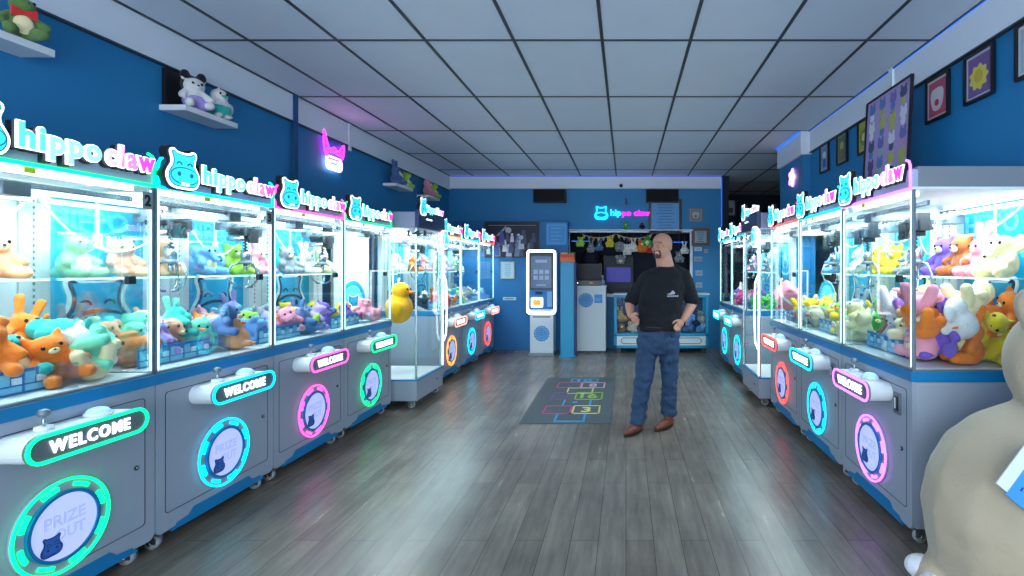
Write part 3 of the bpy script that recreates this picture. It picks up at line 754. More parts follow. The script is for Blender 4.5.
# ------------------------------------------------------------------ tall glass prize machines
def tall(x, y, rz, label):
    w = .8; d = .92; h = d/2; t = thing('tall_prize_machine', label, 'prize machine', (x, y, 0), (0, 0, rz), 'tall prize machines in the rows')
    P = lambda key, fn, name, loc=(0, 0, 0), par=t: put(name, cached(('tall', key), fn, name), par, loc)
    def base():
        m = MB(); m.box(-w/2, w/2, -h, h, .085, .3, M_CAB, .012); m.box(-w/2-.004, w/2+.004, -h-.004, h, .298, .312, M_BLUE, .002); m.box(-w/2+.02, w/2-.02, -h+.02, h-.02, .31, .318, M_CABW); return m
    P('base', base, 'base')
    P('lock', lambda: MB().cyl((.2, -h-.004, .2), (.2, -h+.004, .2), .012, M_DARK, 12), 'lock')
    for sx in (-1, 1):
        for sy in (-1, 1):
            c = put('caster', cached('caster', k_caster, 'caster'), t, (sx*(w/2-.06), sy*(h-.06), -.005)); put('wheel', cached('wheel', k_wheel, 'wheel'), c, (0, 0, .005))
            P('post', lambda: MB().box(-.01, .01, -.01, .01, .31, 1.93, M_STEEL, .003), 'corner_post', (sx*(w/2-.012), sy*(h-.012), 0))
        P('gs', lambda: MB().box(-.003, .003, -h+.03, h-.03, .318, 1.92, M_GLASS), 'side_glass', (sx*(w/2-.01), 0, 0))
    P('gf', lambda: MB().box(-w/2+.03, w/2-.03, -.003, .003, .318, 1.92, M_GLASS), 'front_glass', (0, -h+.01, 0))
    def back():
        m = MB(); m.box(-w/2+.02, w/2-.02, 0, .015, .318, 1.93, M_CABW); 
        m.box(-w/2+.02, w/2-.02, -.01, 0, .55, .56, M_SEAM); m.box(-w/2+.02, w/2-.02, -.01, 0, .86, .866, M_SEAM)
        return m
    bp = P('back', back, 'back_panel', (0, h-.03, 0))
    def badge():
        m = MB(); m.prism(circle(0, 1.07, .29, 40), -.006, 0, M_ARTW); m.ring(circle(0, 1.07, .285, 40), circle(0, 1.07, .235, 40), -.01, -.005, M_ART)
        m.prism(circle(0, 1.07, .225, 40), -.009, -.005, M_ARTL); hippo(m, 0, 1.06, .28, .27, -.01, (M_ARTW, M_NAVY, M_ARTD, M_NAVY), out=.05, step=.002); return m
    P('badge', badge, 'round_logo', par=bp)
    def top():
        m = MB(); m.box(-w/2, w/2, -h+.02, h, 1.93, 2.1, mat('lilac_grey', (150, 155, 185), .4), .008); m.box(-w/2, w/2, -h-.02, -h+.02, 1.93, 2.12, mat('header_navy', (50, 66, 110), .4), .008)
        m.box(-.18, -.02, -h-.024, -h-.018, 2.03, 2.045, M_LETW)
        return m
    P('top', top, 'roof')
    def lets():
        m = MB()
        hippo(m, -.27, 2.17, .17, .18, -h-.02, (M_LETW, M_DARK, M_LOGC, M_LOGN), out=.055, step=.005, back=.03)
        add_text(m, 'hippo', -.17, .1, 2.1, 2.2, -h-.02, -h+.01, M_LETW, off=.07, ref=.02); add_text(m, 'claw', .13, .36, 2.125, 2.2, -h-.02, -h+.01, M_LETW, off=.07, ref=.02)
        add_text(m, 'hippo', -.17, .1, 2.1, 2.2, -h-.025, -h-.02, M_LETC, off=.02); add_text(m, 'claw', .13, .36, 2.125, 2.2, -h-.025, -h-.02, M_LETP, off=.02); return m
    P('lets', lets, 'header_sign')
    def numbers():
        m = MB(); t2 = MB(); add_text(t2, '141', -.3, -.1, 1.84, 1.90, -.002, .002, M_DARK, off=.03); me = t2.done('n')
        m.mesh(me, M_DARK, Matrix.Translation((-w/2, -h+.1, 0)) @ Matrix.Rotation(-PI/2, 4, 'Z') @ Matrix.Translation((.3-.0, 0, 0))); return m
    P('num', numbers, 'number_sticker')
    def hand():
        m = MB(); m.tube([(w/2-.01, -h-.01, .62), (w/2-.01, -h-.04, .7), (w/2-.01, -h-.05, 1.0), (w/2-.01, -h-.04, 1.34), (w/2-.01, -h-.01, 1.42)], .009, mat('handle_glow', (255, 255, 255), .4, emit=(235, 245, 255), es=2.0), 10); return m
    P('hand', hand, 'light_handle')
    def edge(): return MB().box(w/2-.03, w/2, -h-.006, -h+.004, .33, 1.74, M_EDGEL)
    P('edge', edge, 'edge_light')
    def blade():
        m = MB(); m.prism(circle(w/2-.05, 1.84, .115, 32), -h-.05, -h-.015, M_LETW); m.prism(circle(w/2-.05, 1.84, .1, 32), -h-.054, -h-.05, M_LOGC); hippo(m, w/2-.05, 1.84, .12, .12, -h-.054, (M_LETW, M_DARK, M_LOGC, M_LOGN), out=.05, step=.002); return m
    P('blade', blade, 'round_sign')
    P('lamp', k_lamp(.6), 'tube_lamp', (0, -.1, .005)); P('lamp2', k_lamp(.6), 'tube_lamp', (0, .25, .005))
    P('claw', lambda: MB().box(-.09, .09, -.07, .07, 1.78, 1.9, M_GREY, .01).cyl((0, 0, 1.34), (0, 0, 1.8), .004, M_DARK, 6).cyl((0, 0, 1.30), (0, 0, 1.38), .02, M_STEEL, 12), 'claw_carriage', (0, -.1, 0))
    def frame():
        m = MB()
        for a, b, c, d2 in ((-.26, .3, 1.46, 1.475), (-.26, .3, .9, .915)): m.box(a, b, -.008, .008, c, d2, M_WHITE)
        for a in (-.26, .285): m.box(a, a+.015, -.008, .008, .9, 1.475, M_WHITE)
        return m
    P('frame', frame, 'inner_frame', (0, .1, 0))
    la = bpy.data.lights.new('interior_light', 'AREA'); la.shape = 'RECTANGLE'; la.size = .6; la.size_y = .6; la.energy = 20; la.color = (.9, .98, 1)
    lo = bpy.data.objects.new('interior_light', la); C.objects.link(lo); lo.parent = t; lo.location = (0, 0, 1.915)
    return t
tall(-2.22-.46, 5.97, LR, 'tall glass prize machine in the left row, yellow toy hanging inside')
tall(1.44+.46, 6.08, RR, 'tall glass prize machine in the right row, pink block hanging inside')
# hanging prizes
o = put('plush_duck', blob('plush_duck', lambda mb: (E(mb, (0, 0, .17), (.17, .15, .17)), E(mb, (0, -.02, .37), (.11, .1, .1)), cap(mb, (.1, .05, .2), .06, (.2, .1, .28), .03), E(mb, (-.15, -.03, .18), (.04, .07, .09)), E(mb, (.15, -.03, .18), (.04, .07, .09))), .014, plush_mat('gold', PC['gold'])), None, (-2.58, 5.97, .87), (0, 0, LR))
tag(o, 'big golden yellow plush duck hanging in the tall left prize machine', 'plush toy')
for sx in (-1, 1): put('eye', MB().ell((sx*.04, -.112, .39), (.012, .008, .014), M_EYE), o)
put('beak', MB().ell((0, -.13, .355), (.04, .04, .014), plush_mat('orange', PC['orange'])), o)
o = put('plush_block', blob('plush_block', lambda mb: mb.box(-.12, .12, -.12, .12, -.12, .12, M_DARK, .04), .012, plush_mat('salmon', (255, 140, 160)), 4), None, (1.85, 6.0, 1.18), (.6, .6, .3))
tag(o, 'pink plush cube hanging in the tall right prize machine', 'plush toy')
put('stripe', MB().box(-.123, .123, -.125, .125, -.03, .0, plush_mat('white', PC['white']), .01), o)

# ------------------------------------------------------------------ wall shelves with toys
def wshelf(yc, length, z, label):
    m = MB(); m.box(XL, XL+.19, yc-length/2, yc+length/2, z-.04, z, M_WHITE, .004); return tag(put('wall_shelf', m, None), label, 'shelf', 'white shelves on the left wall')
wshelf(2.62, .5, 2.69, 'white wall shelf at the top left corner of the photo, above the machines')
wshelf(3.97, .5, 2.66, 'white wall shelf holding the black hooded plush')
wshelf(7.42, .55, 2.66, 'small white wall shelf far along the left wall, with a navy toy')
wshelf(8.55, .5, 2.66, 'last small white wall shelf, near the back corner, with a pink toy')
o = plush('dinosaur', 'green', (XL+.15, 2.74, 2.69), (0, 0, LR-.5), .92, 'green plush dinosaur with a red bow on the shelf at the top left', base=True)
remat(o, [plush_mat('olive', (96, 130, 70))])
put('bow', MB().prism([(-.05, .11), (-.05, .165), (0, .145), (.05, .165), (.05, .11), (0, .13)], -.075, -.055, plush_mat('red', PC['red'])), o)
o = plush('bear', 'white', (XL+.13, 3.86, 2.66), (0, 0, LR-.5), 1.0, 'white faced plush in a black hood and lilac coat on the wall shelf', base=True)
hood = put('hood', blob('hood', lambda mb: (E(mb, (0, .016, .188), (.076, .062, .062)), E(mb, (-.05, .004, .245), (.033, .024, .045)), E(mb, (.05, .004, .245), (.033, .024, .045))), .01, plush_mat('black', PC['black'])), o)
put('coat', blob('coat', lambda mb: (E(mb, (0, 0, .07), (.072, .064, .066)), [cap(mb, (s*.04, -.03, .035), .034, (s*.06, -.085, .032), .034) for s in (-1, 1)]), .01, plush_mat('lilac', PC['lilac'])), o)
o = plush('chick', 'white', (XL+.14, 4.08, 2.66), (0, 0, LR-.3), 1.0, 'white and teal plush beside the black hooded one on the wall shelf', base=True, muz='teal')
put('coat', blob('coat', lambda mb: E(mb, (0, 0, .07), (.09, .083, .07)), .01, plush_mat('teal', PC['teal'])), o)
o = put('backing_box', MB().box(XL+.002, XL+.03, 3.74, 4.0, 2.66, 2.93, M_DARK, .004)); tag(o, 'black box leaning on the wall behind the hooded plush', 'box')
plush('bunny', 'slate blue', (XL+.11, 7.28, 2.66), (0, 0, LR), 1.1, 'navy plush bunny on the third wall shelf', base=True)
plush('bear', 'white', (XL+.11, 7.42, 2.66), (0, 0, LR), .8, 'small white plush bear between the navy and green toys', base=True)
plush('dinosaur', 'lime', (XL+.11, 7.6, 2.66), (0, 0, LR), .95, 'lime green plush dinosaur on the third wall shelf', base=True)
plush('bear', 'pink', (XL+.11, 8.45, 2.66), (0, 0, LR), 1.1, 'pink plush bear on the last wall shelf', base=True)
plush('dinosaur', 'lime', (XL+.11, 8.68, 2.66), (0, 0, LR), 1.0, 'lime green plush dinosaur on the last wall shelf', base=True)

# neon signs
def neon(name, label, loc, rz, tubes):
    t = thing(name, label, 'neon sign', loc, (0, 0, rz))
    for nm, pts, r, m, cl in tubes: put(nm, MB().tube([(p[0], 0, p[1]) for p in pts], r, m, 6, closed=cl), t)
    return t
M_NMAG = mat('neon_magenta', (255, 60, 220), .4, emit=(255, 40, 215), es=3.2)
M_NWHT = mat('neon_white', (255, 240, 250), .4, emit=(255, 225, 245), es=2.6)
M_NCY = mat('neon_cyan', (40, 230, 240), .4, emit=(20, 215, 235), es=1.6)
M_NYL = mat('neon_yellow', (255, 230, 110), .4, emit=(255, 225, 90), es=2.5)
tulip = catmull([(-.2, .22), (-.17, -.02), (0, -.06), (.17, -.02), (.2, .14), (.09, .04), (0, .07), (-.1, .04)], 4)
neon('neon_sign', 'magenta and white neon sign on the left wall above the pink machine', (XL+.03, 5.9, 2.78), LR,
     [('magenta_tube', tulip, .011, M_NMAG, True), ('magenta_tube', catmull([(-.12, .05), (-.15, .0), (0, .02), (.14, .0), (.12, .05), (0, .03)], 3), .008, M_NMAG, True),
      ('white_tube', rrect(0, -.11, .3, .13, .05), .013, M_NWHT, True), ('white_tube', rrect(0, -.11, .2, .05, .02), .011, M_NWHT, True)])
fl = [(.085*math.cos(a)*(1+.25*math.cos(5*a)), .085*math.sin(a)*(1+.25*math.cos(5*a))) for a in [2*PI*k/40 for k in range(40)]]
neon('neon_sign', 'small flower shaped neon sign high on the right pilaster', (XR-.12, 7.0, 2.70), RR,
     [('pink_tube', [(1.15*x, 1.15*z) for x, z in fl], .01, mat('neon_pink', (255, 150, 220), .4, emit=(255, 130, 210), es=2), True), ('yellow_tube', [(.7*x, .7*z) for x, z in fl], .014, M_NYL, True), ('yellow_tube', circle(0, 0, .025, 12), .014, M_NWHT, True)])
t = thing('neon_sign', 'hippo claw neon sign in cyan and magenta on the back wall', 'neon sign', (-.09, YB-.02, 2.53))
S = lambda P, cx=-.37, w=.24, h=.24: [(cx+x*w, z*h) for x, z in P]
put('hippo_tube', MB().tube([(p[0], 0, p[1]) for p in S(HIP)], .011, M_NCY, 6, closed=True).tube([(p[0], 0, p[1]) for p in S(circle(0, -.18, .42, 24, .2))], .009, M_NCY, 6, closed=True), t)
m = MB(); add_text(m, 'hip', -.2, .0, -.09, .06, -.01, .01, M_NCY, off=.02); put('cyan_lettering', m, t)
m = MB(); add_text(m, 'po claw', .02, .54, -.09, .05, -.01, .01, mat('neon_pinkletter', (255, 40, 200), .4, emit=(255, 20, 200), es=1.3), off=.02); put('magenta_lettering', m, t)

# ------------------------------------------------------------------ pictures
def picture(label, loc, rz, w, h, fcol, mcol, draw, group=None, fw=.02, tilt=0, name='picture_frame', cat='picture'):
    t = thing(name, label, cat, loc, (tilt, 0, rz), group)
    put('frame', MB().ring(rrect(0, 0, w, h, .003, 1), rrect(0, 0, w-2*fw, h-2*fw, .003, 1), -.025, -.002, mat('frame_%d_%d_%d' % fcol, fcol, .4)), t)
    m = MB(); m.box(-w/2+fw*.8, w/2-fw*.8, -.012, -.004, -h/2+fw*.8, h/2-fw*.8, mat('paper_%d_%d_%d' % mcol, mcol, .5)); draw(m, w-2*fw, h-2*fw); put('print', m, t)
    return t
def pm(c): return mat('ink_%d_%d_%d' % c, c, .5)
def blobs(cols, kind=0):
    def f(m, w, h):
        a, b, c = cols
        m.box(-w*.42, w*.42, -.014, -.011, -h*.44, h*.44, pm(a))
        if kind == 0: m.prism(catmull([(-.3*w, -.05*h), (-.28*w, .2*h), (0, .26*h), (.28*w, .2*h), (.3*w, -.05*h), (.16*w, -.3*h), (-.16*w, -.3*h)], 3), -.016, -.013, pm(b)); m.prism(circle(0, -.12*h, w*.1, 14), -.018, -.015, pm(c)); m.box(-.3*w, .3*w, -.016, -.013, -.41*h, -.36*h, pm(c))
        if kind == 1:
            P = [(.34*w*(1+.12*math.cos(9*t))*math.cos(t), -.04*h+.27*h*(1+.12*math.cos(9*t))*math.sin(t)) for t in [2*PI*k/54 for k in range(54)]]
            m.prism(P, -.016, -.013, pm(b)); m.prism(circle(0, -.02*h, w*.17, 18), -.018, -.015, pm(c))
        if kind == 2: m.prism(circle(0, .1*h, w*.2, 18), -.016, -.013, pm(b)); m.prism([(-.2*w, -.35*h), (.2*w, -.35*h), (.1*w, .0), (-.1*w, 0)], -.016, -.013, pm(c))
    return f
BLK = (16, 18, 30)
gp = 'small framed prints on the right wall'
picture('framed pink print with a white shape, next to the big board', (XR-.005, 3.9, 2.765), RR, .29, .33, BLK, (225, 215, 215), blobs(((205, 90, 120), (232, 228, 230), (225, 80, 90))), gp)
picture('framed purple print with a yellow scalloped shape', (XR-.005, 3.44, 2.765), RR, .29, .33, BLK, (200, 195, 215), blobs(((120, 90, 150), (226, 206, 90), (214, 180, 60)), 1), gp)
picture('framed print cut by the right edge of the photo', (XR-.005, 2.97, 2.765), RR, .29, .33, BLK, (215, 215, 220), blobs(((170, 190, 205), (225, 225, 220), (120, 130, 180))), gp)
picture('small framed yellow green print half behind the big board', (XR-.005, 5.1, 2.78), RR, .27, .33, BLK, (190, 190, 120), blobs(((180, 180, 60), (120, 140, 60), (230, 220, 150)), 1), gp)
picture('small framed dark green print, middle of the far three', (XR-.005, 5.62, 2.78), RR, .27, .33, BLK, (150, 165, 130), blobs(((90, 120, 90), (190, 180, 110), (170, 90, 80)), 2), gp)
picture('small framed pale blue print, farthest on the right wall', (XR-.005, 6.12, 2.78), RR, .27, .33, BLK, (150, 180, 205), blobs(((120, 155, 195), (225, 225, 230), (60, 90, 150)), 2), gp)
def board(m, w, h):
    rnd = random.Random(3)
    cols = [(120, 110, 190), (225, 225, 235), (205, 150, 190), (190, 190, 90), (90, 130, 190), (150, 190, 190), (80, 80, 120)]
    for r in range(5):
        for c in range(4):
            cx = -w*.36+c*w*.24+rnd.uniform(-.01, .01); cz = h*.38-r*h*.19
            a = pm(rnd.choice(cols)); b = pm(rnd.choice(cols))
            m.prism(circle(cx, cz+.02, .05, 14, .04), -.015, -.011, a); m.prism(circle(cx, cz-.04, .035, 12), -.0145, -.011, b)
            for s in (-1, 1): m.prism(circle(cx+s*.03, cz+.06, .014, 8, .022), -.0145, -.011, a)
picture('large lilac poster board of little figures standing on the right machines', (2.085, 4.19, 2.49), RR, .72, .86, (20, 20, 34), (182, 158, 206), board, fw=.012, tilt=-.05, name='poster_board', cat='poster')
def lines(n, c, w0=.7):
    def f(m, w, h):
        rnd = random.Random(n)
        for k in range(n):
            z = h*.4-k*h*.8/(n-1); ww = w*w0*rnd.uniform(.6, 1)
            m.box(-ww/2, ww/2, -.0145, -.011, z-.007, z+.007, pm(c))
    return f
picture('tall black framed notice with a pale blue sheet on the back wall', (.73, YB-.005, 2.46), 0, .62, .64, (8, 10, 20), (96, 160, 215), lines(9, (60, 110, 170)), fw=.05)
picture('grey framed photograph at the upper right of the back wall', (1.30, YB-.005, 2.49), 0, .26, .26, (110, 115, 120), (150, 155, 160), blobs(((120, 128, 132), (170, 175, 175), (90, 95, 100))))
picture('brown framed certificate on the back wall', (1.39, YB-.005, 2.08), 0, .34, .34, (96, 66, 60), (150, 175, 190), lines(6, (90, 110, 130)), fw=.06)
picture('small gold framed certificate on the blue partition by the kiosk', (-2.16, 9.595, 1.46), 0, .25, .31, (190, 190, 170), (175, 205, 220), lines(7, (130, 160, 180)))
def band(m, w, h):
    rnd = random.Random(5); gr = [(190, 195, 205), (120, 128, 150), (70, 80, 110), (220, 222, 228), (90, 60, 90), (60, 90, 160)]
    m.box(-.45*w, .45*w, -.0145, -.011, .41*h, .425*h, pm((140, 145, 155)))
    for k in range(26):
        cx = rnd.uniform(-.46, .44)*w; cz = rnd.uniform(-.42, .1)*h; s = rnd.uniform(.025, .05); c = pm(rnd.choice(gr))
        m.prism(circle(cx, cz+s*2, s*.8, 10), -.0155-k*.0002, -.011, c)
        m.prism([(cx-s*1.2, cz-s*2.4), (cx+s*1.1, cz-s*2.4), (cx+s*.9, cz+s*1.1), (cx-s*.8, cz+s*1.2)], -.015-k*.0002, -.011, c)
    m.prism(circle(-.07*w, .27*h, .055, 14), -.016, -.011, pm((180, 185, 195)))
    m.prism([(-.3*w, .12*h), (-.12*w, .4*h), (-.1*w, .36*h), (-.26*w, .1*h)], -.016, -.011, pm((150, 155, 170)))
picture('wide dark poster crowded with pale figures on the blue partition', (-2.08, 9.595, 2.02), 0, 1.0, .66, (8, 10, 24), (14, 20, 44), band, name='poster', cat='poster')
m = MB(); m.box(-.19, .19, -.012, -.004, -.2, .2, mat('blue_sheet', (60, 150, 215), .5)); m.ring(rrect(0, 0, .33, .34, .02), rrect(0, 0, .31, .32, .02), -.0135, -.011, pm((120, 190, 235)))
for k in range(4): m.box(-.1, .1-(k % 2)*.05, -.0135, -.011, .1-k*.07, .112-k*.07, pm((120, 190, 235)))
tag(put('wall_notice', m, None, (-1.27, 9.6, 2.12)), 'light blue notice sheet beside the crowded poster', 'notice')
m = MB(); m.box(-.12, .12, -.012, 0, -.028, .028, mat('plaque', (170, 200, 215), .4), .003); m.box(-.08, .08, -.0135, -.011, -.006, .006, pm((60, 80, 100)))
tag(put('wall_plaque', m, None, (-2.13, 9.6, .94)), 'small pale plaque under the gold framed certificate', 'plaque')
for (px, py, w_, h_, lab) in ((698, 249, .14, .07, 'small white card under the brown certificate'), (698, 259, .15, .09, 'grey card just above the sign stack right of the window'), (699, 273, .13, .1, 'pale leaflet halfway down right of the window'), (699, 285, .12, .1, 'lowest pale leaflet right of the window'), (706, 251, .07, .07, 'tiny grey tag to the right of the cards')):
    m = MB(); m.box(-w_/2, w_/2, -.012, 0, -h_/2, h_/2, mat('card_%d' % py, (150, 165, 180) if py != 249 else (205, 215, 225), .5), .002); m.box(-w_*.35, w_*.35, -.0135, -.011, -.008, .004, pm((80, 100, 120)))
    tag(put('wall_card', m, None, ((px-626)/525*9.8, YB, 1.5-(py-268)/525*9.8)), lab, 'card')
# speakers, camera, sensors
for X, lab, n in ((-1.41, 'black wall speaker box above the crowded poster', 0), (.67, 'black wall speaker box above the pale blue notice', 1)):
    t = thing('wall_speaker', lab, 'speaker', (X, YB, 2.83), group='black speaker boxes on the back wall')
    put('cabinet', MB().box(-.3, .3, -.14, -.0, -.12, .12, mat('speaker_black', (8, 8, 14), .5), .008), t)
    put('grille', MB().box(-.285, .285, -.15, -.138, -.105, .105, mat('speaker_grille', (5, 5, 9), .8, bump=.6, bscale=300), .005), t)
t = thing('security_camera', 'tiny dark security camera at the top of the back wall', 'camera', (-.09, YB-.035, 3.03))
put('bracket', MB().box(-.02, .02, -.03, .0, -.03, .03, M_DARK, .004), t); put('dome', MB().ell((0, -.05, -.005), (.035, .035, .035), M_DARK, seg=14), t)
t = thing('wall_hook', 'small dark decoration above the neon lettering', 'decoration', (0.0, YB, 2.74)); put('hook', MB().box(-.012, .012, -.03, 0, -.06, .06, M_DARK, .004), t); put('knob', MB().ell((0, -.03, -.05), (.03, .02, .02), M_GREY, seg=10), t)
tag(plush('bear', 'green', (0.0, YB-.06, 2.215), (0, 0, 0), .55, 'tiny green plush on the ledge over the dark window', base=True), 'tiny green plush bear on the ledge over the dark window', 'plush toy')
tag(plush('chick', 'black', (.3, YB-.06, 2.215), (0, 0, 0), .55, '', base=True), 'tiny black plush chick on the ledge over the dark window', 'plush toy')
struct('trim_8', MB().box(OX0-.05, OX1+.05, YB-.12, YB-.03, OZ1+.035, OZ1+.05, M_SOFF, .003))

# ------------------------------------------------------------------ things in the dark window
sill = OZ0
def cord(x0, x1, z0, z1, yy, sag, label):
    t = thing('bunting', label, 'bunting', (x0, yy, z0)); pts = [(k/14*(x1-x0), 0, (z1-z0)*k/14-sag*4*(k/14)*(1-k/14)) for k in range(15)]
    put('string', MB().tube(pts, .007, mat('bunting_cord', (205, 205, 170), .6), 6), t)
    for k in range(1, 14, 2): put('pennant', MB().prism([(-.03, 0), (.03, 0), (0, -.07)], -.003, .003, mat(('bunt_a', 'bunt_b', 'bunt_c')[k//2 % 3], ((210, 205, 120), (150, 170, 190), (200, 120, 60))[k//2 % 3], .7)), t, pts[k])
cord(-.83, -.2, 2.14, 2.14, YB+.1, .07, 'pale bunting string in the left part of the dark window')
cord(-.18, .5, 2.14, 2.14, YB+.1, .08, 'pale bunting string in the middle of the dark window, left of the man')
hang = [('bear', 'lime', -.86, 1.98, .8), ('bunny', 'grey', -.66, 1.88, .8), ('bunny', 'slate blue', -.5, 1.9, .75), ('bear', 'yellow', -.3, 1.98, .85), ('dog', 'grey', -.12, 1.9, .85), ('cat', 'white', .02, 1.84, .9),
        ('bunny', 'white', .14, 1.9, .9), ('bear', 'orange', .3, 1.9, 1.0), ('dinosaur', 'green', .4, 2.0, .9), ('bear', 'red', .44, 1.86, .7), ('elephant', 'grey', -.1, 1.66, .8), ('cat', 'grey', 1.0, 1.7, .9), ('bunny', 'white', 1.1, 1.85, .8)]
for k, c, X, Z, s in hang:
    o = plush(k, c, (X, YB+.1, Z), (0, 0, 0), s, '%s plush %s hanging in the dark window of the back wall' % (c, k), 'plush toys hanging in the back window')
    put('hanging_loop', MB().tube([(0, 0, .2), (0, 0, (2.15-Z+.11*s)/s)], .003, M_GREY, 4), o)
t = thing('counter_monitor', 'black monitor standing on the white counter in front of the window', 'monitor', (-.69, 9.62, 1.0))
put('screen', MB().box(-.25, .25, -.02, .02, .28, .58, M_DARK, .01).box(-.235, .235, -.023, -.018, .295, .565, mat('screen_off', (10, 12, 22), .5)), t)
put('stand', MB().box(-.03, .03, 0, .03, .02, .3, M_DARK).box(-.12, .12, -.07, .08, .185, .2, M_DARK, .004), t)
m = MB(); m.box(-.25, .25, -.1, .1, 0, .1, M_DARK, .01); m.box(-.2, -.16, -.105, -.098, .04, .06, M_LETW); m.box(.04, .1, -.105, -.098, .045, .055, mat('led_amber', (220, 150, 80), .5, emit=(220, 140, 70), es=.6))
tag(put('till', m, None, (-.69, 9.42, 1.185)), 'black till with two small lights on the white counter', 'till')
m = MB(); m.box(OX0+.02, OX0+.34, YB+.12, YB+.14, 2.0, 2.015, M_BLED); tag(put('light_strip', m), 'short blue light strip at the left end of the dark window', 'light strip')
m = MB(); m.box(OX1-.3, OX1-.02, YB+.12, YB+.14, 1.98, 1.995, M_BLED); tag(put('light_strip', m), 'short blue light strip at the right end of the dark window', 'light strip')
t = thing('back_room_cabinet', 'dark cabinet with a violet glowing screen inside the back room', 'cabinet', (-.15, 10.5, .5))
put('body', MB().box(-.3, .3, -.2, .2, 0, 1.25, mat('cab_night', (20, 22, 40), .5), .02), t); put('screen', MB().box(-.24, .24, -.21, -.195, .72, 1.02, mat('violet_screen', (60, 50, 160), .4, emit=(60, 45, 190), es=.12), .01), t)
t = thing('dark_bag', 'dark lumpy bag shape in the back room, left of the violet screen', 'bags', (-.75, 10.4, .5)); put('bag', blob('bag', lambda mb: (E(mb, (0, 0, .6), (.25, .18, .6)), E(mb, (.05, 0, 1.2), (.18, .15, .2))), .03, mat('bag_dark', (26, 30, 50), .8)), t)

# white counter
t = thing('reception_counter', 'white reception counter panel with a round blue badge', 'counter', (-.69, 9.3, 0))
put('cabinet', MB().box(-.33, .33, 0, .45, .03, 1.16, mat('counter_white', (218, 226, 230), .45), .006).box(-.31, .31, .02, .43, 0, .03, M_DARK), t)
put('countertop', MB().box(-.34, .34, -.01, .46, 1.16, 1.185, M_CABW, .004), t)
def seal_badge(r):
    m = MB(); c = pm((24, 120, 190)); c2 = pm((150, 205, 235))
    P = [(r*(1+.06*math.cos(16*a))*math.cos(a), r*(1+.06*math.cos(16*a))*math.sin(a)) for a in [2*PI*k/96 for k in range(96)]]
    m.prism(P, -.004, 0, c); m.ring(circle(0, 0, r*.86, 32), circle(0, 0, r*.8, 32), -.006, -.003, c2); m.ring(circle(0, 0, r*.62, 32), circle(0, 0, r*.57, 32), -.006, -.003, c2)
    for k in range(20):
        a = 2*PI*k/20; m.prism(circle(r*.71*math.cos(a), r*.71*math.sin(a), r*.045, 6), -.006, -.003, c2)
    hippo(m, 0, 0, r*.75, r*.75, -.004, (c2, M_NAVY, c, c2), out=.04, step=.001); return m
put('round_badge', seal_badge(.125), t, (-.02, -.001, .93)); put('blue_sticker', MB().box(-.07, .07, -.003, 0, -.1, .05, pm((60, 150, 215))).box(-.05, .05, -.005, -.002, -.03, -.02, pm((150, 205, 235))).box(-.05, .03, -.005, -.002, -.06, -.05, pm((150, 205, 235))), t, (.2, -.001, .98))
m = MB(); m.loft([((0, 0, 0), .035, .035), ((0, 0, .09), .035, .035), ((0, 0, .11), .012, .012), ((0, 0, .14), .012, .012)], mat('bottle_clear', (170, 190, 205), .2), 14)
t = put('pump_bottle', m, None, (-.42, 9.55, 1.185)); tag(t, 'small clear pump bottle on the white counter', 'bottle'); put('pump', MB().cyl((0, 0, .14), (0, 0, .17), .006, M_WHITE, 8).box(-.03, .01, -.008, .008, .165, .178, M_WHITE, .003), t)
# blue column with coloured cap
t = thing('blue_stand', 'tall bright blue stand with orange topped box beside the kiosk', 'stand', (-.98, 8.95, 0))
put('post', MB().box(-.125, .1, -.1, .12, 0, 1.6, M_CYANP, .008).box(.1, .135, -.09, .12, 0, 1.6, pm((10, 50, 110))), t)
put('foot', MB().box(-.15, .13, -.13, .13, 0, .02, M_CYANP, .004), t)
m = MB(); m.box(-.13, .11, -.09, .07, 1.6, 1.68, pm((225, 110, 40)), .006); m.box(-.13, .11, -.092, .068, 1.68, 1.735, pm((210, 60, 40)), .006); m.box(.03, .112, -.095, .07, 1.735, 1.765, pm((60, 150, 80)), .004); m.box(-.12, .0, -.094, .06, 1.735, 1.76, pm((240, 180, 60)), .004)
tag(put('colourful_box', m, None, (-.98, 8.95, 0)), 'orange and red box on top of the tall blue stand', 'box')
# kiosk
t = thing('ticket_kiosk', 'white self service kiosk with a glowing rounded frame and dark screen', 'kiosk', (-1.44, 8.98, 0))
put('base', MB().box(-.2, .2, -.02, .3, .05, .72, mat('kiosk_white', (206, 214, 222), .4), .01).box(-.22, .22, -.06, .34, 0, .05, M_GREY, .006).box(-.15, .15, -.022, -.018, .655, .675, M_SEAM), t)
put('round_badge', seal_badge(.13), t, (0, -.02, .38))
put('housing', MB().prism(rrect(0, 1.26, .5, 1.1, .06), -.05, .2, M_CABW), t)
put('light_frame', MB().ring(rrect(0, 1.26, .5, 1.1, .06), rrect(0, 1.26, .43, 1.03, .045), -.065, -.048, mat('kiosk_glow', (255, 255, 255), .4, emit=(225, 238, 255), es=2.6)), t)
m = MB(); m.box(-.205, .205, -.056, -.049, .80, 1.76, M_DARK, .01); m.box(-.17, .17, -.06, -.055, 1.16, 1.70, mat('kiosk_screen', (58, 80, 110), .25, emit=(46, 66, 96), es=.5))
for r in range(2):
    for c in range(3): m.box(-.13+c*.095, -.06+c*.095, -.063, -.059, 1.40-r*.1, 1.47-r*.1, mat('kiosk_tile', (110, 130, 160), .3, emit=(100, 120, 150), es=.4))
m.box(-.1, .1, -.063, -.059, 1.59, 1.64, mat('kiosk_tile', (0, 0, 0))); m.box(-.08, .08, -.063, -.059, 1.2, 1.22, mat('kiosk_tile', (0, 0, 0)))
put('screen', m, t)
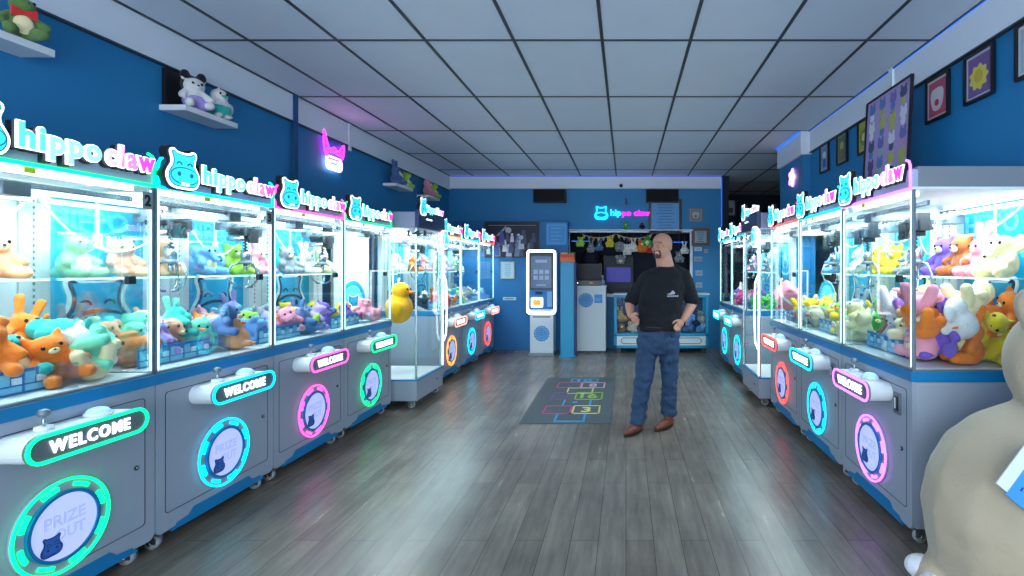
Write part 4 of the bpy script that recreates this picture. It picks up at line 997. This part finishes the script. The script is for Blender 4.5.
put('payment_panel', MB().box(-.19, .19, -.06, -.055, .8, 1.13, pm((36, 110, 180))).box(.1, .18, -.063, -.058, .84, 1.1, pm((130, 180, 220))).box(-.1, .02, -.066, -.058, 1.05, 1.1, pm((14, 20, 50))), t)
put('cash_slot', MB().prism(rrect(-.07, .915, .2, .17, .02), -.085, -.058, M_LETW).box(-.135, -.005, -.09, -.083, .87, .96, mat('orange_glow', (255, 140, 20), .4, emit=(255, 130, 10), es=.9)), t)
# low cyan prize case
t = thing('prize_case', 'low cyan framed glass prize case behind the man', 'display case', (.62, 9.25, 0))
m = MB(); fw = .05; w2 = .83
for z0, z1 in ((.09, .14), (.30, .35), (.98, 1.03)): m.box(-w2, w2, -.02, .4, z0, z1, M_CYANP, .006) if z0 != .3 else m.box(-w2, w2, -.02, .4, z0, z1, M_CYANP, .006)
for x in (-w2, -.025, w2-fw): m.box(x, x+fw, -.02, .03, .09, 1.0, M_CYANP, .006)
for x in (-w2, w2-fw): m.box(x, x+fw, .35, .4, .09, 1.0, M_CYANP, .006)
m.box(-w2+.02, w2-.02, .37, .39, .14, .98, pm((20, 60, 110))); put('case_frame', m, t)
m = MB(); m.box(-w2+.03, w2-.03, -.015, .36, .13, .31, M_CABW)
for cx in (-.4, .4): m.ring(stadium(cx, .22, .62, .11), stadium(cx, .22, .6, .09), -.02, -.012, M_NAVY); 
put('lower_panel', m, t)
for cx in (-.4, .4): put('glass_pane', MB().box(cx-.36, cx+.36, -.004, .002, .35, .98, M_GLASS), t)
for sx in (-1, 1): put('foot', MB().box(sx*.75-.04, sx*.75+.04, .02, .1, 0, .09, M_DARK, .005), t)
put('top_board', MB().box(-w2-.02, w2+.02, -.04, .42, 1.03, 1.05, M_CABW, .004), t)
rnd = random.Random(9)
uq = set()
for i in range(16):
    X = .62+(-.72+1.44*(i % 8)/7); Z = .46+.17*(i//8)
    while True:
        k = rnd.choice(list(KIND)); c = rnd.choice(['tan', 'grey', 'sky blue', 'slate blue', 'white', 'brown', 'teal', 'beige'])
        if (k, c) not in uq: uq.add((k, c)); break
    plush(k, c, (X, 9.25+.15+.05*(i//8), Z), (rnd.uniform(-.4, .2), rnd.uniform(-.5, .5), rnd.uniform(-.6, .6)), .95, '%s plush %s inside the low cyan prize case' % (c, k), 'plush toys in the low prize case')
# dark alcove object
t = thing('alcove_box', 'dim grey box mounted high in the dark alcove', 'box', (1.96, 10.2, 2.66)); put('body', MB().box(-.04, .14, -.1, .1, -.14, .14, M_GREY, .01), t); put('vent', MB().box(.0, .1, -.105, -.098, -.1, .0, M_DARK), t)

# ------------------------------------------------------------------ hopscotch mat
def fl_(px, py): d = 525*1.5/(py-268); return ((px-626)/525*d, d)
def ip(a, b): return fl_(510+a/4.655, 360+b/4.655)
t = thing('hopscotch_mat', 'grey floor mat with coloured hopscotch squares', 'mat', (0, 0, 0))
t.location = (-.6, 6.1, 0)
m = MB(); m.prism([(-.43, -1.05), (.45, -1.05), (.45, 1.06), (-.46, 1.06)], 0, .008, mat('mat_grey', (84, 92, 98), .8, bump=.3, bscale=300), 'xy'); put('base', m, t)
MZ = .0085
def mrect(u0, v0, u1, v1, col, digit=None):
    (xa, ya) = ip(u0, v1); (xb, yb) = ip(u1, v1); (xc, yc) = ip(u1, v0); (xd, yd) = ip(u0, v0)
    x0 = (xa+xd)/2+.6; x1 = (xb+xc)/2+.6; y0 = (ya+yb)/2-6.1; y1 = (yc+yd)/2-6.1
    m = MB(); w_ = .02; mm = pm(col)
    m.box(x0, x1, y0, y0+w_*1.6, .007, MZ, mm); m.box(x0, x1, y1-w_*1.6, y1, .007, MZ, mm); m.box(x0, x0+w_, y0, y1, .007, MZ, mm); m.box(x1-w_, x1, y0, y1, .007, MZ, mm)
    if digit:
        cx = (x0+x1)/2; cy = (y0+y1)/2; hh = (y1-y0)*.3; add_text(m, digit, cx-.05*len(digit), cx+.05*len(digit), cy-hh, cy+hh, MZ, .007, mm, off=.03, plane='xy')
    put('hopscotch_square', m, t)
mrect(155, 215, 288, 255, (205, 60, 130)); mrect(290, 214, 420, 254, (225, 220, 130), '3')
mrect(195, 153, 262, 187, (110, 60, 140)); mrect(303, 153, 432, 188, (150, 190, 60), '16'); mrect(265, 132, 388, 160, (215, 215, 150))
mrect(220, 107, 330, 132, (190, 70, 120)); mrect(331, 107, 443, 133, (220, 175, 190), '8'); mrect(285, 90, 412, 105, (60, 160, 210), '10')
m = MB(); cb = pm((50, 150, 210))
for (u0, v0, u1, v1) in ((200, 256, 212, 288), (335, 256, 347, 288), (200, 286, 347, 293), (240, 187, 250, 214), (365, 187, 376, 214), (290, 196, 312, 204)):
    (xa, ya) = ip(u0, v1); (xb, yb) = ip(u1, v1); (xc, yc) = ip(u0, v0)
    m.box(xa+.6, xb+.6, ya-6.1, yc-6.1, .007, MZ, cb)
put('blue_marking', m, t)

# ------------------------------------------------------------------ giant beige plush in the foreground
M_GP = mat('giant_plush_beige', (186, 168, 142), .95, bump=.35, bscale=90, vary=.05, vscale=4, spec=.1, sheen=.3)
M_GW = plush_mat('paw_white', (226, 224, 228))
def gp_(mb):
    E(mb, (0, 0, .46), (.5, .46, .46)); E(mb, (0, .02, .3), (.47, .44, .3))
    E(mb, (.115, -.0, 1.09), (.27, .27, .26))
    for s in (-1, 1): E(mb, (.115+s*.18, 0, 1.33), (.09, .06, .09))
    cap(mb, (-.2, .02, .14), .14, (-.4, .1, .115), .11); cap(mb, (.15, -.35, .14), .14, (.1, -.55, .12), .12)
    cap(mb, (.3, -.2, .75), .13, (.2, -.42, .6), .11)
def rip(co, n): return n*(noise.noise(co*3.2)*.022+noise.noise(co*9)*.006)
gpo = put('giant_plush', blob('giant_plush', gp_, .02, M_GP, 8, disp=rip), None, (1.80, 2.23, .0))
tag(gpo, 'giant beige plush toy sitting at the right edge of the photo', 'plush toy')
put('paw_pad', blob('paw_pad', lambda mb: [E(mb, (-.465, .1+dy, zz), (.07, .06, .05)) for dy, zz in ((-.06, .13), (.01, .07), (.05, .15))], .008, M_GW), gpo)
for sx in (-1, 1): put('eye', MB().ell((.115+sx*.1, -.255, 1.15), (.022, .012, .024), M_EYE), gpo)
put('muzzle', MB().ell((.115, -.25, 1.05), (.09, .05, .06), M_GW), gpo)
# paper tag
m = MB(); m.box(-.045, 0, -.003, .003, -.1, .1, mat('tag_white', (226, 232, 240), .5)); m.box(0, .2, -.003, .003, -.11, .11, mat('tag_blue', (64, 150, 215), .5))
for k, tx in enumerate(('LUCKY', 'PLUSH')): pass
for k in range(5):
    for j in range(5): m.box(.03+k*.032, .03+k*.032+.006+.012*((j*k) % 2), -.0045, -.002, .075-j*.035, .09-j*.035, pm((24, 60, 120)))
tagp = put('paper_tag', m, None, (1.45, 1.92, .76), (R(-14), R(40), R(-12)))
tag(tagp, 'folded white and blue paper tag hanging on the giant beige plush', 'tag')

# ------------------------------------------------------------------ the man
D0 = 4.87; SX, SY = .3, 4.87
def K(px, py, dy=0): d = D0+dy; return Vector(((px-626)/525*d-SX, dy, 1.5-(py-268)/525*d))
M_SKIN = mat('skin', (196, 140, 116), .55, vary=.04, vscale=20)
M_SHIRT = mat('tshirt_black', (9, 10, 20), .9, bump=.1, bscale=500)
M_JEAN = mat('denim', (40, 66, 96), .85, bump=.3, bscale=400, vary=.35, vscale=7)
M_BOOT = mat('boot_leather', (120, 66, 48), .45, vary=.2, vscale=20)
HS = 1.1
hc = K(661.5, 247, 0); HR = Matrix.Translation(hc) @ Matrix.Scale(HS, 4) @ Euler((R(-4), R(-4), R(-30))).to_matrix().to_4x4()
def hp(x, y, z): return HR @ Vector((x, y, z))
hrot = Euler((R(-4), R(-4), R(-30)))
torso = [(267, 666, 8, .07), (272, 665, 17, .09), (284, 663.5, 21, .115), (295, 661.5, 21.5, .13), (310, 660, 21, .135), (325, 659, 21, .132), (336, 658.5, 21.5, .128), (346, 658, 21, .12)]
px = D0/525
def rings(k, a, b, lo=0, hi=9): return [(K(cx, y), w*px*a+b, d*a+b) for (y, cx, w, d) in torso[lo:hi]]
SL, EL, WL = K(647, 278.5, .02), K(629.5, 303, .1), K(630.5, 315.5, -.03)
SR, ER, WR = K(684, 278, .02), K(692.5, 303, .08), K(683.5, 319.5, -.07)
def hand(mb, w, dirv, side, curl):
    """palm from the wrist along dirv with four unequal bent fingers and a thumb leaving the side"""
    d = dirv.normalized(); s = side.normalized(); n = d.cross(s).normalized()*curl
    pc = w+d*.05
    mb.ell(pc, (.038, .038, .024), M_DARK, Matrix((s, d, n)).transposed().to_euler(), 12)
    for i, L in enumerate((.066, .076, .072, .056)):
        b = w+d*.08+s*(.027-.018*i); m1 = b+d*L*.45+n*.008; e = m1+d*L*.35+n*.03
        cap(mb, b, .0095, m1, .009, 3, 8); cap(mb, m1, .009, e, .0078, 3, 8)
    b = w+d*.025+s*.03; m1 = b+s*.028+d*.03; e = m1+d*.03+s*.004+n*.01
    cap(mb, b, .012, m1, .0105, 3, 8); cap(mb, m1, .0105, e, .009, 3, 8)
LH, LK, LA = K(648, 345), K(643, 380, -.04), K(638, 420, -.05)
RH, RK, RA = K(669, 345), K(669, 380, .02), K(668.5, 412, .1)
def body(mb):
    E_ = lambda c, r: mb.ell(hp(*c), tuple(HS*q for q in r), M_DARK, hrot, 20)
    E_((0, .022, .035), (.081, .096, .086)); E_((0, -.008, -.03), (.07, .082, .072)); E_((0, -.042, -.072), (.05, .046, .038)); E_((0, -.062, -.1), (.022, .022, .017))
    E_((0, -.075, .022), (.05, .018, .014))
    cap(mb, hp(0, -.085, .01), .009, hp(0, -.108, -.022), .0125, 4, 10)
    for s in (-1, 1):
        E_((s*.013, -.098, -.027), (.009, .011, .008)); E_((s*.037, -.068, -.02), (.022, .02, .02)); E_((s*.079, .012, -.005), (.009, .02, .031))
    E_((0, -.086, -.05), (.024, .012, .006)); E_((0, -.083, -.062), (.02, .012, .006))
    cap(mb, hp(0, .02, -.05), .072, K(666.5, 273, .02), .088, 5, 18)
    mb.loft(rings(0, .9, -.01), M_DARK)
    cap(mb, SL, .055, EL, .044); cap(mb, EL, .044, EL.lerp(WL, .35), .045); cap(mb, EL.lerp(WL, .35), .045, WL, .029)
    cap(mb, SR, .055, ER, .046); cap(mb, ER, .046, ER.lerp(WR, .35), .047); cap(mb, ER.lerp(WR, .35), .047, WR, .03)
    hand(mb, WL, K(641, 324, -.11)-WL, Vector((.3, -.3, 1)), 1); hand(mb, WR, K(672, 333, -.13)-WR, Vector((-1, -.4, .55)), -1)
    for a, b, c in ((LH, LK, LA), (RH, RK, RA)): cap(mb, a, .085, b, .058); cap(mb, b, .058, c, .042)
man = put('person', blob('person', body, .0052, M_SKIN, 3), None, (SX, SY, 0))
tag(man, 'person standing in black t-shirt and blue jeans, hand on hip, looking left', 'person')
def wr(amp, f): return lambda co, n: n*(noise.noise(Vector((co.x*f, co.y*f, co.z*f*1.6)))*amp+noise.noise(co*f*2.7)*amp*.35)
def shirt(mb):
    R_ = rings(0, 1, .008, 0, 7); R_[-1] = (K(658.8, 330), 21.6*px+.004, .14); mb.loft(R_, M_DARK, 28)
    cap(mb, K(657, 274, .02), .062, SL, .072); cap(mb, K(676, 271.5, .02), .062, SR, .074)
    cap(mb, K(674, 268.5, .03), .045, K(684, 275.5, .02), .06); cap(mb, K(657.5, 270, .02), .04, K(647, 276.5, .02), .055)
    for a, b in ((SL, EL), (SR, ER)): cap(mb, a, .075, a.lerp(b, .8), .073); cap(mb, a.lerp(b, .8), .073, a.lerp(b, .86), .071)
put('t_shirt', blob('t_shirt', shirt, .008, M_SHIRT, 2, disp=wr(.013, 9)), man)
# collar
c0 = K(666, 266, .015)
put('collar', MB().tube([c0+Vector((.08*math.cos(a), .078*math.sin(a), .016*math.sin(a))) for a in [2*PI*k/24 for k in range(24)]], .008, M_SHIRT, 8, closed=True), man)
def jeans(mb):
    mb.loft([(K(658.8, 324), 20.5*px, .128), (K(658.5, 334), 21.3*px, .135), (K(658, 345), 21*px, .13), (K(657.5, 353), 18*px, .105)], M_DARK, 28)
    for a, b, c, r in ((LH, LK, LA, .083), (RH, RK, RA, .078)):
        cap(mb, a, .1, b, r); cap(mb, b, r, b.lerp(c, .75), .07)
        e = c+(c-b).normalized()*.02; mb.loft([(b.lerp(c, .72), .07, .072), (b.lerp(c, .9), .072, .08), (e, .076, .09)], M_DARK, 24)
put('jeans', blob('jeans', jeans, .008, M_JEAN, 2, disp=wr(.022, 11)), man)
put('belt', MB().tube([K(658.8, 326)+Vector((20.6*px*math.cos(a), .131*math.sin(a), 0)) for a in [2*PI*k/32 for k in range(32)]], .01, mat('belt_dark', (40, 28, 24), .5), 8, closed=True), man)
for (h_, t_) in ((LA, K(627, 430, -.2)), (RA, K(661, 425, .0))):
    h_ = Vector(h_); t_ = Vector(t_); hz = Vector((h_.x, h_.y, .05)); tz = Vector((t_.x, t_.y, .04)); d = (tz-hz).normalized()
    tz = hz+d*.165
    def bt(mb): cap(mb, hz-d*.03, .042, hz+d*.08, .046); cap(mb, hz+d*.08, .044, tz, .034); cap(mb, tz, .034, tz+d*.03, .022); cap(mb, hz+Vector((0, 0, .03)), .045, hz+Vector((0, 0, .12)), .05)
    b = put('boot', blob('boot', bt, .006, M_BOOT, 2), man)
    P = catmull([tuple((hz-d*.075).xy), tuple((hz+d*.02+Vector((d.y, -d.x, 0))*.042).xy), tuple((hz+d*.13+Vector((d.y, -d.x, 0))*.05).xy), tuple((tz+d*.055).xy), tuple((hz+d*.13-Vector((d.y, -d.x, 0))*.05).xy), tuple((hz+d*.02-Vector((d.y, -d.x, 0))*.042).xy)], 4)
    put('sole', MB().prism(P, .001, .018, mat('sole_dark', (40, 26, 22), .7), 'xy'), b)
# face details
M_BEARD = mat('beard_brown', (92, 56, 42), .9, bump=.5, bscale=300)
put('beard', blob('beard', lambda mb: (mb.ell(hp(0, -.062, -.094), tuple(HS*q for q in (.026, .027, .016)), M_DARK, hrot), mb.ell(hp(0, -.09, -.078), tuple(HS*q for q in (.018, .01, .009)), M_DARK, hrot), [cap(mb, hp(s*.027, -.088, -.047), .006, hp(s*.027, -.078, -.085), .01, 3, 8) for s in (-1, 1)], cap(mb, hp(-.026, -.089, -.043), .0055, hp(.026, -.089, -.043), .0055, 3, 8)), .004, M_BEARD, 1), man)
put('mouth', MB().ell(hp(0, -.095, -.056), tuple(HS*q for q in (.016, .005, .0035)), mat('teeth', (225, 215, 205), .4), hrot, 12), man)
for s in (-1, 1):
    e = put('eye', MB().ell(hp(s*.029, -.083, .0), tuple(HS*q for q in (.0115, .008, .0035)), mat('eye_white', (220, 215, 210), .3), hrot, 12), man)
    put('iris', MB().ell(hp(s*.029, -.0895, .0), tuple(HS*q for q in (.005, .003, .0035)), M_EYE, hrot, 10), e)
    put('eyebrow', MB().tube([hp(s*.014, -.095, .024), hp(s*.03, -.093, .026), hp(s*.046, -.083, .017)], .003, M_BEARD, 6), man)
m = MB(); pc = K(673, 293.5, -.155); sg_ = mat('shirt_print', (170, 174, 180), .7)
sh = [o for o in man.children if o.name.startswith('t_shirt')][0]
bv = BVHTree.FromPolygons([v.co.copy() for v in sh.data.vertices], [list(p.vertices) for p in sh.data.polygons])
def onshirt(x, z, off):
    h = bv.ray_cast(Vector((x, -1, z)), Vector((0, 1, 0)))
    return Vector((x, (h[0].y if h[0] else -.14)-off, z))
def patch(pts):
    t_ = bmesh.new(); A = [t_.verts.new(onshirt(pc.x+x, pc.z+z, .004)) for x, z in pts]; B = [t_.verts.new(onshirt(pc.x+x, pc.z+z, -.003)) for x, z in pts]
    n = len(pts); t_.faces.new(A); t_.faces.new(B[::-1])
    for k in range(n): t_.faces.new([A[k], B[k], B[(k+1) % n], A[(k+1) % n]])
    bmesh.ops.recalc_face_normals(t_, faces=list(t_.faces)); m.merge(t_, sg_)
patch([(-.055, -.008), (-.02, .004), (0, .028), (.022, .006), (.02, -.006), (-.02, -.012)])
for k in range(6): patch([(-.05+k*.018, -.032), (-.037+k*.018, -.032), (-.037+k*.018, -.018), (-.05+k*.018, -.018)])
put('chest_print', m, man)

# ------------------------------------------------------------------ light, camera
wd = bpy.data.worlds.new('daylight'); sc.world = wd; wd.use_nodes = True
bg = wd.node_tree.nodes['Background']; bg.inputs['Color'].default_value = (.68, .85, 1, 1); bg.inputs['Strength'].default_value = 3.3
def area(name, loc, rot, sx, sy, e, col):
    l = bpy.data.lights.new(name, 'AREA'); l.shape = 'RECTANGLE'; l.size = sx; l.size_y = sy; l.energy = e; l.color = col
    o = bpy.data.objects.new(name, l); C.objects.link(o); o.location = loc; o.rotation_euler = rot; return o
area('shopfront_daylight', (-.4, -2.4, 1.55), (R(90), 0, 0), 5.2, 2.6, 22, (1, .93, .85))
cam = bpy.data.cameras.new('camera'); co = bpy.data.objects.new('camera', cam); C.objects.link(co)
co.location = (0, 0, 1.5); co.rotation_euler = (R(90), 0, 0)
cam.sensor_fit = 'HORIZONTAL'; cam.sensor_width = 36; cam.lens = 525/1024*36; cam.shift_x = -(626-512)/1024; cam.shift_y = -(288-268)/1024; cam.clip_start = .05
sc.camera = co
sc.view_settings.view_transform = 'Standard'; sc.view_settings.look = 'None'; sc.view_settings.exposure = .75; sc.view_settings.gamma = 1; sc.view_settings.use_curve_mapping = False
sc.cycles.transparent_max_bounces = 48; sc.cycles.max_bounces = 7; sc.cycles.diffuse_bounces = 3; sc.cycles.glossy_bounces = 3
sc.cycles.use_denoising = True; sc.cycles.caustics_reflective = False; sc.cycles.caustics_refractive = False; sc.cycles.sample_clamp_indirect = 4
